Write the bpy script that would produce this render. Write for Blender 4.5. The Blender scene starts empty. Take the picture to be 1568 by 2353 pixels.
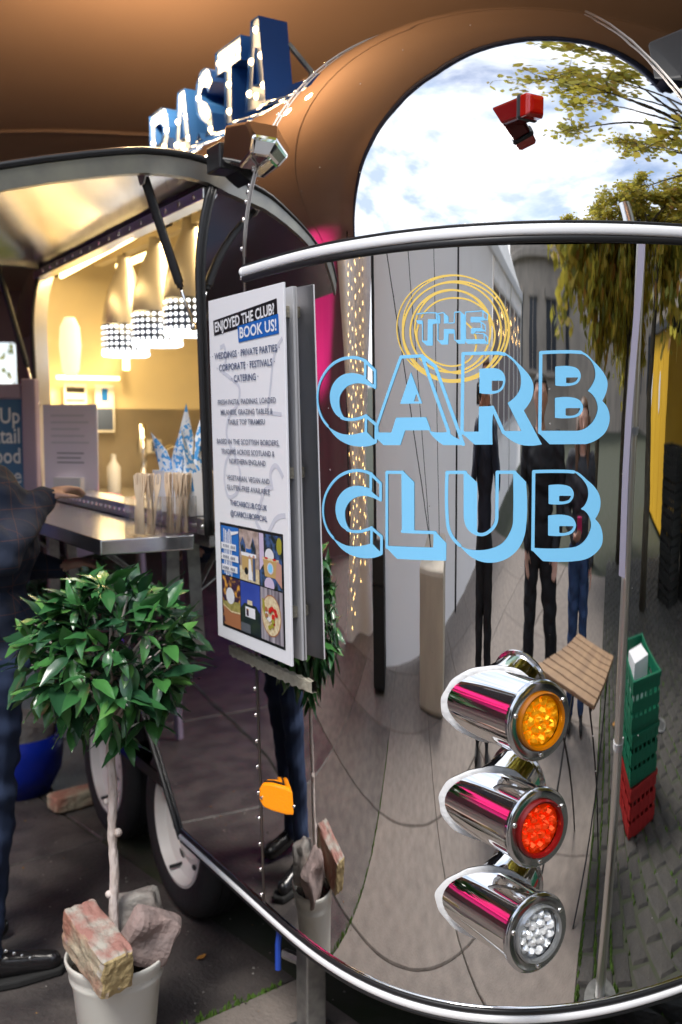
import bpy, bmesh, math, random
import numpy as np
from mathutils import Vector, Matrix
random.seed(7); rng = np.random.default_rng(7)
R = math.radians
S = bpy.context.scene
COL = S.collection

# ------------------------------------------------------------------ camera, sky, sun, exposure
F_PX, HORIZON, CAM_Z = 2288.0, 975.0, 1.60
PITCH = math.atan((1176.5 - HORIZON) / F_PX)
cam = bpy.data.objects.new('camera', bpy.data.cameras.new('camera')); COL.objects.link(cam)
cam.location = (0, 0, CAM_Z); cam.rotation_euler = (math.pi / 2 - PITCH, 0, 0)
cam.data.sensor_fit = 'VERTICAL'; cam.data.sensor_height = 36.0; cam.data.sensor_width = 24.0
cam.data.lens = 36.0 * F_PX / 2353.0
cam.data.clip_start = 0.05; cam.data.clip_end = 2000
cam.data.dof.use_dof = True; cam.data.dof.focus_distance = 2.0; cam.data.dof.aperture_fstop = 3.2
S.camera = cam

SUN_AZ, SUN_EL = R(-18), R(58)          # azimuth measured from -Y towards +X
w = bpy.data.worlds.new('World'); S.world = w; w.use_nodes = True
nt = w.node_tree; nt.nodes.clear()
out = nt.nodes.new('ShaderNodeOutputWorld'); bg = nt.nodes.new('ShaderNodeBackground')
sky = nt.nodes.new('ShaderNodeTexSky'); sky.sky_type = 'NISHITA'; sky.sun_disc = False
sky.sun_elevation = SUN_EL; sky.sun_rotation = math.pi - SUN_AZ
tc = nt.nodes.new('ShaderNodeTexCoord'); mp = nt.nodes.new('ShaderNodeMapping'); mp.inputs['Scale'].default_value = (1, 1, 2.2)
nz = nt.nodes.new('ShaderNodeTexNoise'); nz.inputs['Scale'].default_value = 2.3; nz.inputs['Detail'].default_value = 7; nz.inputs['Roughness'].default_value = .55
rp = nt.nodes.new('ShaderNodeValToRGB'); rp.color_ramp.elements[0].position = .30; rp.color_ramp.elements[1].position = .56
nz2 = nt.nodes.new('ShaderNodeTexNoise'); nz2.inputs['Scale'].default_value = 3.7; nz2.inputs['Detail'].default_value = 6
rp2 = nt.nodes.new('ShaderNodeValToRGB')
rp2.color_ramp.elements[0].position = .36; rp2.color_ramp.elements[0].color = (3.0, 3.7, 4.8, 1)
rp2.color_ramp.elements[1].position = .62; rp2.color_ramp.elements[1].color = (7.0, 7.2, 7.6, 1)
mx = nt.nodes.new('ShaderNodeMix'); mx.data_type = 'RGBA'
nt.links.new(tc.outputs['Generated'], mp.inputs['Vector'])
nt.links.new(mp.outputs[0], nz.inputs['Vector']); nt.links.new(mp.outputs[0], nz2.inputs['Vector'])
nt.links.new(nz.outputs['Fac'], rp.inputs['Fac']); nt.links.new(nz2.outputs['Fac'], rp2.inputs['Fac'])
nt.links.new(rp.outputs['Color'], mx.inputs[0]); nt.links.new(sky.outputs[0], mx.inputs[6]); nt.links.new(rp2.outputs['Color'], mx.inputs[7])
nt.links.new(mx.outputs[2], bg.inputs['Color']); bg.inputs['Strength'].default_value = .10
nt.links.new(bg.outputs[0], out.inputs[0])

sl = bpy.data.lights.new('sun', 'SUN'); sl.energy = 1.3; sl.angle = R(20); sl.color = (1, .96, .9)
so = bpy.data.objects.new('sun', sl); COL.objects.link(so)
sd = Vector((math.sin(SUN_AZ) * math.cos(SUN_EL), -math.cos(SUN_AZ) * math.cos(SUN_EL), math.sin(SUN_EL)))
so.rotation_euler = sd.to_track_quat('Z', 'Y').to_euler(); so.location = (0, -5, 12)

S.view_settings.view_transform = 'Standard'; S.view_settings.look = 'None'
S.view_settings.gamma = 1; S.view_settings.use_curve_mapping = False
S.view_settings.exposure = 1.35
S.render.engine = 'CYCLES'
S.cycles.use_denoising = True; S.cycles.caustics_reflective = False; S.cycles.caustics_refractive = False
S.cycles.sample_clamp_indirect = 6; S.cycles.max_bounces = 10; S.cycles.diffuse_bounces = 4; S.cycles.glossy_bounces = 6

# ------------------------------------------------------------------ materials
M = {}
def mat(name, col=(.5, .5, .5), rough=.5, metal=0., col2=None, nscale=8., bump=0., bscale=None, emit=None, es=0., alpha=1., trans=0., coat=0., ior=1.45, spec=.5, ramp=(.35, .65), detail=5, stretch=None, rvar=0.):
    m = bpy.data.materials.new(name); m.use_nodes = True; n = m.node_tree; b = n.nodes['Principled BSDF']
    b.inputs['Base Color'].default_value = (*col, 1); b.inputs['Roughness'].default_value = rough; b.inputs['Metallic'].default_value = metal
    b.inputs['IOR'].default_value = ior; b.inputs['Alpha'].default_value = alpha; b.inputs['Transmission Weight'].default_value = trans
    b.inputs['Coat Weight'].default_value = coat; b.inputs['Specular IOR Level'].default_value = spec
    if emit: b.inputs['Emission Color'].default_value = (*emit, 1); b.inputs['Emission Strength'].default_value = es
    vec = None
    if col2 or bump or rvar:
        t = n.nodes.new('ShaderNodeTexCoord'); vec = t.outputs['Object']
        if stretch:
            q = n.nodes.new('ShaderNodeMapping'); q.inputs['Scale'].default_value = stretch; n.links.new(vec, q.inputs['Vector']); vec = q.outputs[0]
    if col2:
        z = n.nodes.new('ShaderNodeTexNoise'); z.inputs['Scale'].default_value = nscale; z.inputs['Detail'].default_value = detail; n.links.new(vec, z.inputs['Vector'])
        r = n.nodes.new('ShaderNodeValToRGB'); r.color_ramp.elements[0].position = ramp[0]; r.color_ramp.elements[1].position = ramp[1]
        r.color_ramp.elements[0].color = (*col, 1); r.color_ramp.elements[1].color = (*col2, 1)
        n.links.new(z.outputs['Fac'], r.inputs['Fac']); n.links.new(r.outputs['Color'], b.inputs['Base Color'])
    if rvar:
        z = n.nodes.new('ShaderNodeTexNoise'); z.inputs['Scale'].default_value = nscale * .7; n.links.new(vec, z.inputs['Vector'])
        r = n.nodes.new('ShaderNodeMapRange'); r.inputs['To Min'].default_value = max(0, rough - rvar); r.inputs['To Max'].default_value = rough + rvar
        n.links.new(z.outputs['Fac'], r.inputs['Value']); n.links.new(r.outputs[0], b.inputs['Roughness'])
    if bump:
        z = n.nodes.new('ShaderNodeTexNoise'); z.inputs['Scale'].default_value = bscale or nscale * 3; z.inputs['Detail'].default_value = 4; n.links.new(vec, z.inputs['Vector'])
        u = n.nodes.new('ShaderNodeBump'); u.inputs['Strength'].default_value = bump; u.inputs['Distance'].default_value = .01
        n.links.new(z.outputs['Fac'], u.inputs['Height']); n.links.new(u.outputs[0], b.inputs['Normal'])
    M[name] = m; return m

mat('mirror', (.90, .885, .87), .014, 1, rvar=.014, nscale=5, bump=.05, bscale=2.4)
def specks(k, sc):                       # dried water spots and dust on the polished sheet
    n = M[k].node_tree; b = n.nodes['Principled BSDF']; t = n.nodes.new('ShaderNodeTexCoord'); v = n.nodes.new('ShaderNodeTexVoronoi'); v.inputs['Scale'].default_value = sc; n.links.new(t.outputs['Object'], v.inputs['Vector'])
    sx = n.nodes.new('ShaderNodeSeparateColor'); n.links.new(v.outputs['Color'], sx.inputs[0]); r = n.nodes.new('ShaderNodeMath'); r.operation = 'MULTIPLY'; r.inputs[1].default_value = .085; p = n.nodes.new('ShaderNodeMath'); p.operation = 'POWER'; p.inputs[1].default_value = 5; n.links.new(sx.outputs[0], p.inputs[0]); n.links.new(p.outputs[0], r.inputs[0])
    c = n.nodes.new('ShaderNodeMath'); c.operation = 'LESS_THAN'; n.links.new(v.outputs['Distance'], c.inputs[0]); n.links.new(r.outputs[0], c.inputs[1])
    d = n.nodes.new('ShaderNodeBsdfDiffuse'); d.inputs['Color'].default_value = (.42, .40, .38, 1); x = n.nodes.new('ShaderNodeMixShader'); h = n.nodes.new('ShaderNodeMath'); h.operation = 'MULTIPLY'; h.inputs[1].default_value = .7; n.links.new(c.outputs[0], h.inputs[0]); n.links.new(h.outputs[0], x.inputs[0]); n.links.new(b.outputs[0], x.inputs[1]); n.links.new(d.outputs[0], x.inputs[2]); n.links.new(x.outputs[0], n.nodes['Material Output'].inputs['Surface'])
specks('mirror', 34)
mat('mirror_dome', (.88, .865, .85), .026, 1, rvar=.026, nscale=7, bump=.05, bscale=2.6, stretch=(1, 2.5, 1)); specks('mirror_dome', 40)
mat('mirror_wavy', (.90, .885, .87), .02, 1, bump=.035, bscale=2.2)
mat('brushed', (.75, .74, .72), .28, 1, bump=.03, bscale=60, stretch=(1, 8, 1))
mat('hatch_inner', (.80, .79, .78), .22, 1, bump=.06, bscale=3, stretch=(6, 1, 1))
mat('steel', (.66, .66, .67), .22, 1, rvar=.08, nscale=20)
mat('galv', (.42, .42, .41), .45, .9, col2=(.28, .28, .28), nscale=30)
mat('dark_metal', (.10, .095, .09), .18, 1)
mat('chrome', (.88, .87, .86), .035, 1, rvar=.03, nscale=30)
mat('bezel', (.62, .63, .65), .13, 1)
mat('white_rubber', (.88, .88, .90), .45)
mat('black_rubber', (.015, .015, .017), .4)
mat('sealant', (.80, .80, .81), .5, bump=.3, bscale=90)
mat('vinyl_blue', (.23, .62, .95), .35)
mat('vinyl_yellow', (.87, .61, .14), .35)
mat('white_paint', (.82, .82, .83), .4)
mat('board_white', (.86, .86, .91), .35)
mat('board_back', (.62, .62, .64), .5, col2=(.55, .55, .58), nscale=6)
mat('ink_black', (.012, .012, .014), .4)
mat('ink_blue', (.01, .13, .50), .4)
mat('ink_navy', (.07, .10, .20), .5)
mat('ink_grey', (.17, .19, .26), .5)
mat('ink_ghost', (.64, .65, .74), .5)
mat('tape', (.42, .39, .31), .8, col2=(.34, .31, .25), nscale=60, bump=.5)
mat('amber', (1., .40, .01), .12, coat=1, emit=(1, .35, .0), es=.10, spec=.6)
mat('amber_gem', (1., .46, .02), .08, .75, emit=(1, .35, 0), es=.10)
mat('red_gem', (1., .09, .02), .08, .75, emit=(1, .04, 0), es=.10)
mat('clear_gem', (.92, .94, .96), .10, .35)
mat('red_lens', (.36, .007, .004), .1, coat=1, emit=(.8, .01, 0), es=.015)
mat('amber_side', (1., .30, .005), .25, coat=.6, emit=(1, .3, 0), es=.12, bump=.25, bscale=220)
mat('amber_rim', (.36, .11, .0), .25); mat('red_rim', (.17, .004, .004), .25); mat('clear_rim', (.32, .33, .34), .12, .6)
mat('tyre', (.020, .020, .022), .65, bump=.2, bscale=60)
mat('rim_white', (.74, .71, .69), .45, col2=(.55, .47, .40), nscale=7, ramp=(.55, .8))
mat('lining', (.78, .68, .46), .30, col2=(.70, .62, .44), nscale=3)
mat('backsplash', (.55, .50, .44), .3, .8, col2=(.45, .42, .38), nscale=4)
mat('led_warm', (1, .8, .5), .5, emit=(1., .70, .30), es=3.5)
mat('bulb', (1, .9, .7), .4, emit=(1., .70, .34), es=4)
mat('lamp_glow', (1, 1, 1), .5, emit=(.92, .97, 1.), es=1.5)
mat('lamp_metal', (.52, .49, .45), .42, .7, bump=.03, bscale=70, stretch=(1, 1, .1))
mat('lamp_band', (.22, .25, .30), .3, 1)
mat('letter_blue', (.006, .055, .22), .45); mat('letter_face', (.13, .17, .23), .6); mat('seam_grey', (.34, .31, .29), .35, 1); mat('frame_grey', (.26, .255, .24), .4, .85, col2=(.36, .35, .30), nscale=9)
mat('paper', (.78, .78, .80), .6); mat('paper_lilac', (.84, .80, .92), .6); mat('red_ink', (.75, .10, .05), .6)
mat('acrylic', (.95, .96, .97), .05, trans=1., ior=1.3, alpha=.35)
mat('wood_pale', (.70, .55, .40), .6, col2=(.60, .45, .31), nscale=20, stretch=(1, 1, .1))
mat('wood_dark', (.30, .17, .08), .5, col2=(.40, .25, .13), nscale=14, stretch=(.15, 1, 1))
mat('leaf_a', (.030, .115, .038), .28, col2=(.050, .175, .048), nscale=6, coat=.45)
mat('leaf_b', (.065, .215, .048), .30, col2=(.042, .145, .04), nscale=6, coat=.45)
mat('leaf_c', (.022, .080, .034), .30, coat=.35); mat('leaf_d', (.105, .26, .055), .34, col2=(.07, .20, .05), nscale=8, coat=.3)
mat('bark_pale', (.80, .71, .67), .85, col2=(.56, .47, .42), nscale=40, bump=.9, bscale=90, stretch=(1, 1, .35))
mat('bark_dark', (.06, .05, .035), .9, col2=(.10, .085, .055), nscale=10, bump=.6)
mat('soil', (.025, .018, .013), .95, bump=.8, bscale=80)
mat('bucket', (.70, .69, .64), .38, col2=(.50, .46, .38), nscale=7, ramp=(.52, .85), detail=10)
mat('brick_m', (.36, .17, .12), .85, col2=(.42, .36, .26), nscale=9, bump=.9, bscale=45, ramp=(.40, .60))
mat('brick_end', (.47, .36, .18), .85, col2=(.34, .25, .12), nscale=22, bump=1., bscale=45, ramp=(.5, .75))
mat('brick_top', (.34, .17, .14), .85, col2=(.40, .37, .32), nscale=16, bump=.9, bscale=45, ramp=(.42, .58))
mat('stone_grey', (.36, .34, .31), .85, col2=(.22, .18, .16), nscale=14, bump=.8, bscale=40)
mat('stone_pink', (.33, .24, .22), .85, col2=(.25, .20, .19), nscale=10, bump=.8, bscale=40)
mat('tub_blue', (.006, .025, .36), .35)
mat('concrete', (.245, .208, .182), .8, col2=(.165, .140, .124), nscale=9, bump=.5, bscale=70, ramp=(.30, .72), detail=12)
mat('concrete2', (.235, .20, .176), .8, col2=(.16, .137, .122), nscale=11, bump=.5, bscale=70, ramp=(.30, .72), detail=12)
mat('wet_shade_slab', (.090, .078, .073), .5, col2=(.045, .039, .039), nscale=5, bump=.4, bscale=70, ramp=(.42, .62), detail=9, rvar=.15)  # wet concrete, plus shade under tent and trailer put into the colour
mat('wet_shade_slab2', (.084, .072, .069), .5, col2=(.048, .041, .041), nscale=7, bump=.4, bscale=70, ramp=(.42, .62), detail=9, rvar=.15)
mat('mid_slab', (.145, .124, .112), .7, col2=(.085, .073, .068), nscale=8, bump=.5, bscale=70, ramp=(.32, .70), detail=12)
mat('ground_m', (.055, .055, .042), .9, col2=(.035, .045, .02), nscale=6, bump=.4)
mat('sett_a', (.050, .046, .042), .7, col2=(.032, .030, .028), nscale=9, bump=.5, bscale=40)
mat('sett_b', (.062, .057, .051), .7, col2=(.04, .037, .034), nscale=9, bump=.5, bscale=40)
mat('moss', (.05, .115, .012), .9, col2=(.09, .16, .02), nscale=60, bump=.8, bscale=120)
mat('leaf_dead', (.28, .10, .02), .7, col2=(.38, .20, .04), nscale=20)
mat('canopy_m', (.315, .210, .150), .75, col2=(.28, .185, .132), nscale=1.2, bump=.25, bscale=1.1)
def see_through(k, w_, col):            # fabric that lets some daylight through
    n = M[k].node_tree; b = n.nodes['Principled BSDF']; o = n.nodes['Material Output']; t = n.nodes.new('ShaderNodeBsdfTranslucent'); t.inputs['Color'].default_value = (*col, 1); x = n.nodes.new('ShaderNodeMixShader'); x.inputs[0].default_value = w_
    n.links.new(b.outputs[0], x.inputs[1]); n.links.new(t.outputs[0], x.inputs[2]); n.links.new(x.outputs[0], o.inputs['Surface'])
see_through('canopy_m', .16, (.30, .20, .15))
mat('hem', (.012, .018, .05), .7)
mat('tent_wall', (.13, .072, .070), .8, col2=(.10, .058, .060), nscale=.8, bump=.5, bscale=1.5, stretch=(3, 3, .3)); see_through('tent_wall', .15, (.2, .11, .10))
mat('marquee', (.90, .89, .91), .55, bump=.35, bscale=1.6, stretch=(2, 2, .35)); see_through('marquee', .6, (.85, .84, .86))
mat('marquee_roof', (.80, .80, .80), .55, bump=.2, bscale=1.2); see_through('marquee_roof', .55, (.85, .85, .85))
mat('window_clear', (.30, .27, .30), .12, spec=.6)
mat('alu', (.6, .6, .62), .35, .9)
mat('block_c', (.60, .54, .44), .85, col2=(.52, .46, .38), nscale=4, bump=.4, bscale=40)
mat('black_case', (.018, .018, .02), .6)
mat('rope_black', (.012, .014, .014), .8)
mat('build_stone', (.36, .31, .26), .9, col2=(.27, .235, .20), nscale=1.2)
mat('build_dark', (.035, .04, .05), .3); mat('copper_green', (.22, .38, .30), .7); mat('slate', (.10, .11, .13), .7)
mat('yellow_hut', (.78, .46, .03), .5, col2=(.70, .40, .025), nscale=1)
mat('crate_black', (.02, .02, .018), .5); mat('crate_green', (.008, .14, .075), .4); mat('crate_red', (.36, .02, .02), .4)
mat('slat_wood', (.36, .23, .13), .65, col2=(.27, .17, .10), nscale=12, stretch=(.2, 1, 1))
mat('pink_flood', (1, .1, .5), .5, emit=(1., .02, .35), es=14); mat('violet_tube', (.4, .2, 1), .5, emit=(.22, .08, 1.), es=3.5)
mat('fairy', (1, .7, .3), .5, emit=(1., .60, .20), es=6)
mat('skin', (.56, .34, .26), .5, col2=(.50, .28, .21), nscale=20); mat('hair_brown', (.09, .045, .022), .5); mat('hair_dark', (.022, .016, .012), .5)
mat('navy', (.014, .019, .038), .75, bump=.3, bscale=40); mat('black_cloth', (.011, .012, .016), .8, bump=.3, bscale=30); mat('charcoal', (.04, .042, .048), .85, bump=.3, bscale=30)
mat('denim', (.03, .065, .16), .8, bump=.3, bscale=60); mat('trousers', (.024, .040, .090), .85, bump=.9, bscale=9, stretch=(1, 1, .35))
mat('boot', (.014, .013, .014), .22, coat=.3); mat('shoe', (.02, .02, .02), .5); mat('sole', (.02, .02, .02), .8)
mat('tree_g', (.17, .20, .03), .55, col2=(.24, .25, .035), nscale=3); mat('tree_y', (.46, .33, .04), .55); mat('tree_o', (.38, .16, .03), .55); mat('tree_d', (.06, .09, .02), .6)
for k_ in ('tree_g', 'tree_y', 'tree_o', 'tree_d'): see_through(k_, .45, (.62, .55, .09))
mat('sign_blue', (.045, .13, .27), .6, col2=(.06, .16, .31), nscale=2); mat('sign_frame', (.30, .24, .33), .6); mat('chalk', (.72, .76, .80), .8)
mat('cone_paper', (.74, .78, .84), .6, col2=(.08, .34, .72), nscale=75, ramp=(.50, .56), detail=1)
mat('pink_pack', (.85, .14, .22), .5); mat('bottle_white', (.80, .80, .82), .4)
mat('glass_camera', (.02, .02, .02), .3); mat('phone_pink', (.8, .03, .22), .4)
mat('orange_tin', (.5, .09, .02), .5); mat('hose', (.02, .07, .42), .4); mat('wire', (.02, .02, .02), .5)
mat('strap_lilac', (.50, .48, .62), .7)
# tweed: dark navy cloth with a thin check
def tweed():
    m = mat('tweed', (.022, .030, .058), .9, bump=.9, bscale=14); n = m.node_tree; b = n.nodes['Principled BSDF']
    t = n.nodes.new('ShaderNodeTexCoord'); sx = n.nodes.new('ShaderNodeSeparateXYZ'); n.links.new(t.outputs['Object'], sx.inputs[0])
    acc = None
    for ax, per in ((0, .031), (1, .034), (2, .036)):
        a = n.nodes.new('ShaderNodeMath'); a.operation = 'PINGPONG'; a.inputs[1].default_value = per; n.links.new(sx.outputs[ax], a.inputs[0])
        c = n.nodes.new('ShaderNodeMath'); c.operation = 'LESS_THAN'; c.inputs[1].default_value = .0011; n.links.new(a.outputs[0], c.inputs[0])
        if acc is None: acc = c
        else:
            d = n.nodes.new('ShaderNodeMath'); d.operation = 'MAXIMUM'; n.links.new(acc.outputs[0], d.inputs[0]); n.links.new(c.outputs[0], d.inputs[1]); acc = d
    x = n.nodes.new('ShaderNodeMix'); x.data_type = 'RGBA'; x.inputs[6].default_value = (.022, .030, .056, 1); x.inputs[7].default_value = (.085, .045, .05, 1)
    n.links.new(acc.outputs[0], x.inputs[0]); n.links.new(x.outputs[2], b.inputs['Base Color'])
tweed()
for k in ('fairy', 'bulb', 'lamp_glow', 'amber', 'amber_gem', 'red_gem', 'red_lens', 'amber_side'):
    M[k].cycles.emission_sampling = 'NONE'

# ------------------------------------------------------------------ helpers
def tag(o, label=None, cat=None, group=None, kind=None):
    for k, v in (('label', label), ('category', cat), ('group', group), ('kind', kind)):
        if v: o[k] = v
    return o
def link(o, parent=None):
    COL.objects.link(o)
    if parent: o.parent = parent
    return o
def empty(name, loc=(0, 0, 0), rz=0, parent=None):
    o = bpy.data.objects.new(name, None); o.location = loc; o.rotation_euler = (0, 0, rz); o.empty_display_size = .1
    return link(o, parent)
class MB:
    def __init__(s): s.v = []; s.f = []; s.m = []; s.mi = 0
    def add(s, vs, fs):
        k = len(s.v); s.v += [tuple(map(float, p)) for p in vs]; s.f += [tuple(i + k for i in f) for f in fs]; s.m += [s.mi] * len(fs); return s
    def box(s, a, b, mtx=None):
        x0, y0, z0 = a; x1, y1, z1 = b
        vs = [(x0, y0, z0), (x1, y0, z0), (x1, y1, z0), (x0, y1, z0), (x0, y0, z1), (x1, y0, z1), (x1, y1, z1), (x0, y1, z1)]
        if mtx: vs = [mtx @ Vector(p) for p in vs]
        return s.add(vs, [(3, 2, 1, 0), (4, 5, 6, 7), (0, 1, 5, 4), (1, 2, 6, 5), (2, 3, 7, 6), (3, 0, 4, 7)])
    def obox(s, p, q, wdt, hgt, up=(0, 0, 1)):            # bar from p to q with a rectangular section
        p, q = Vector(p), Vector(q); d = (q - p).normalized(); u = Vector(up)
        if abs(d.dot(u)) > .98: u = Vector((1, 0, 0))
        x = d.cross(u).normalized(); y = x.cross(d).normalized()
        vs = [c + x * a * wdt / 2 + y * b * hgt / 2 for c in (p, q) for a, b in ((-1, -1), (1, -1), (1, 1), (-1, 1))]
        return s.add(vs, [(3, 2, 1, 0), (4, 5, 6, 7), (0, 1, 5, 4), (1, 2, 6, 5), (2, 3, 7, 6), (3, 0, 4, 7)])
    def tube(s, pts, r, n=10, caps=True):
        pts = [Vector(p) for p in pts]; rs = r if isinstance(r, (list, tuple)) else [r] * len(pts); vs = []; px = None
        for i, p in enumerate(pts):
            d = (pts[min(i + 1, len(pts) - 1)] - pts[max(i - 1, 0)]).normalized()
            if px is None:
                px = d.cross(Vector((0, 0, 1)) if abs(d.z) < .95 else Vector((1, 0, 0))).normalized()
            px = (px - d * px.dot(d)).normalized(); py = d.cross(px)
            vs += [p + (px * math.cos(2 * math.pi * k / n) + py * math.sin(2 * math.pi * k / n)) * rs[i] for k in range(n)]
        fs = [(i * n + k, i * n + (k + 1) % n, (i + 1) * n + (k + 1) % n, (i + 1) * n + k) for i in range(len(pts) - 1) for k in range(n)]
        if caps: fs += [tuple(range(n - 1, -1, -1)), tuple(range((len(pts) - 1) * n, len(pts) * n))]
        return s.add(vs, fs)
    def lathe(s, prof, n=32, mtx=None, cap0=False, cap1=False):   # prof: (r, z)
        vs = []
        for r, z in prof: vs += [Vector((r * math.cos(2 * math.pi * k / n), r * math.sin(2 * math.pi * k / n), z)) for k in range(n)]
        if mtx: vs = [mtx @ p for p in vs]
        fs = [(i * n + k, i * n + (k + 1) % n, (i + 1) * n + (k + 1) % n, (i + 1) * n + k) for i in range(len(prof) - 1) for k in range(n)]
        if cap0: fs.append(tuple(range(n - 1, -1, -1)))
        if cap1: fs.append(tuple(range((len(prof) - 1) * n, len(prof) * n)))
        return s.add(vs, fs)
    def grid(s, P, closed=False):                             # P: rows of points
        P = [[tuple(p) for p in r] for r in P]; nr, nc = len(P), len(P[0])
        vs = [p for r in P for p in r]
        fs = [(i * nc + j, i * nc + (j + 1) % nc, (i + 1) * nc + (j + 1) % nc, (i + 1) * nc + j) for i in range(nr - 1) for j in range(nc if closed else nc - 1)]
        return s.add(vs, fs)
    def prism(s, poly, t, fn=None):                           # 2-D polygon -> slab; fn maps (u,v,w) to 3-D
        fn = fn or (lambda u, v, w_: (u, v, w_)); n = len(poly)
        vs = [fn(u, v, 0) for u, v in poly] + [fn(u, v, t) for u, v in poly]
        fs = [tuple(range(n - 1, -1, -1)), tuple(range(n, 2 * n))] + [(i, (i + 1) % n, n + (i + 1) % n, n + i) for i in range(n)]
        return s.add(vs, fs)
    def sphere(s, c, r, n=10, m=7, sc=(1, 1, 1)):
        P = [[(c[0] + r * sc[0] * math.sin(math.pi * i / m) * math.cos(2 * math.pi * j / n), c[1] + r * sc[1] * math.sin(math.pi * i / m) * math.sin(2 * math.pi * j / n), c[2] + r * sc[2] * math.cos(math.pi * i / m)) for j in range(n)] for i in range(m + 1)]
        return s.grid(P, closed=True)
    def mesh(s, name, mats, smooth=False, weld=False):
        me = bpy.data.meshes.new(name); me.from_pydata(s.v, [], s.f)
        for k in (mats if isinstance(mats, (list, tuple)) else [mats]): me.materials.append(M[k])
        if any(s.m): me.polygons.foreach_set('material_index', s.m)
        me.update()
        bm = bmesh.new(); bm.from_mesh(me)
        if weld: bmesh.ops.remove_doubles(bm, verts=bm.verts, dist=1e-5)
        bmesh.ops.recalc_face_normals(bm, faces=bm.faces); bm.to_mesh(me); bm.free()
        if smooth: me.polygons.foreach_set('use_smooth', [True] * len(me.polygons))
        return me
    def build(s, name, mats, parent=None, smooth=False, bevel=0, weld=False, loc=None, rz=None):
        o = bpy.data.objects.new(name, s.mesh(name, mats, smooth, weld)); link(o, parent)
        if loc: o.location = loc
        if rz is not None: o.rotation_euler = (0, 0, rz)
        if smooth == 'auto': autosmooth(o)
        if bevel:
            b = o.modifiers.new('bevel', 'BEVEL'); b.width = bevel; b.segments = 2; b.limit_method = 'ANGLE'; b.angle_limit = R(40)
        return o
def autosmooth(o, ang=40):
    me = o.data; me.polygons.foreach_set('use_smooth', [True] * len(me.polygons))
    bm = bmesh.new(); bm.from_mesh(me)
    for e in bm.edges:
        if len(e.link_faces) == 2 and e.calc_face_angle(0) > R(ang): e.smooth = False
    bm.to_mesh(me); bm.free()
def inst(src, name, parent=None, mtx=None, loc=None):
    o = bpy.data.objects.new(name, src); link(o, parent)
    if mtx is not None: o.matrix_local = mtx
    if loc is not None: o.location = loc
    return o
def frame(o, x, y, z):
    return Matrix(((x[0], y[0], z[0], o[0]), (x[1], y[1], z[1], o[1]), (x[2], y[2], z[2], o[2]), (0, 0, 0, 1)))
def text_mesh(txt, size, matname, align='CENTER', bold=0.0, sx=1.0):
    cu = bpy.data.curves.new('txt', 'FONT'); cu.body = txt; cu.size = size; cu.align_x = align; cu.resolution_u = 3; cu.offset = bold
    o = bpy.data.objects.new('txt', cu); COL.objects.link(o)
    dg = bpy.context.evaluated_depsgraph_get(); me = bpy.data.meshes.new_from_object(o.evaluated_get(dg))
    bpy.data.objects.remove(o); me.materials.clear(); me.materials.append(M[matname])
    if sx != 1: me.transform(Matrix.Diagonal((sx, 1, 1, 1)))
    return me

# ------------------------------------------------------------------ trailer surface (trailer frame: x to the rear, y across, z up)
TH = R(31.5); OX, OY = -.197, 2.465; YC = .92
ZB, ZT, HD, AP = .34, 1.965, .73, 2.3
HW0, D0, FL, NE, ND, DP = .92, .80, .043, 3.24, 2.2, 1.9
A2 = np.array([math.sin(TH), -math.cos(TH)]); L2 = np.array([math.cos(TH), math.sin(TH)])
def T2W(x, y, z): return (OX + x * A2[0] + y * L2[0], OY + x * A2[1] + y * L2[1], z)
def W2T(p):
    rx, ry = p[0] - OX, p[1] - OY; return (rx * A2[0] + ry * A2[1], rx * L2[0] + ry * L2[1], p[2])
def sec(z):
    fl = FL * min(max((z - ZB) / (ZT - ZB), 0), 1); q = min(max((z - ZT) / HD, 0), 1)
    return (HW0 + fl) * (1 - q ** AP) ** (1 / AP), (D0 + fl) * (1 - q ** DP) ** (1 / DP), NE + (ND - NE) * min(q * 1.3, 1)
def side_y(z): return YC - sec(z)[0]
def capF(x, y, z):
    if z >= ZT + HD - 1e-4: return 1.
    hw, D, n = sec(z); s = abs(y - YC) / hw
    return s - 1 if x <= 0 else (s ** n + (x / D) ** n) ** (1 / n) - 1
def dent(y, z):                          # a shallow flat spot in the sheet metal
    if z > ZT - 1e-6: return 0.
    a = min(max((z - .34) / .55, 0), 1)
    return -.0125 * math.exp(-((y - .25) / .095) ** 2 / 2) * a * a * (3 - 2 * a)
def cap_x(y, z):                         # rear surface x for a given y, z
    hw, D, n = sec(z); s = min(abs(y - YC) / hw, 1); return D * (1 - s ** n) ** (1 / n) + 1.12 * dent(y, z)
def cap_pt(t, z, off=0., flat=True):
    hw, D, n = sec(z); c, s = math.cos(t), max(math.sin(t), 0.)
    y = YC - hw * math.copysign(abs(c) ** (2 / n), c); x = D * s ** (2 / n)
    off += dent(y, z) if flat else 0.
    if off:
        nx = (max(x, 0) / D) ** (n - 1) / D; ny = math.copysign((abs(y - YC) / hw) ** (n - 1) / hw, y - YC); l = math.hypot(nx, ny) or 1
        x += off * nx / l; y += off * ny / l
    return (x, y, z)
def even_t(n, z=1.2):                    # plan parameters at equal arc steps
    ts = np.concatenate([np.linspace(0, .05, 400) ** 1, np.linspace(.05, math.pi - .05, 3000), np.linspace(math.pi - .05, math.pi, 400)])
    P = np.array([cap_pt(t, z) for t in ts]); s = np.concatenate([[0], np.cumsum(np.linalg.norm(np.diff(P, axis=0), axis=1))])
    return np.interp(np.linspace(0, s[-1], n), s, ts), ts, s
def pix_ray(px, py):
    u = (px - 784) / F_PX; v = (1176.5 - py) / F_PX
    return np.array([u, math.cos(PITCH) + v * math.sin(PITCH), v * math.cos(PITCH) - math.sin(PITCH)])
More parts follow.
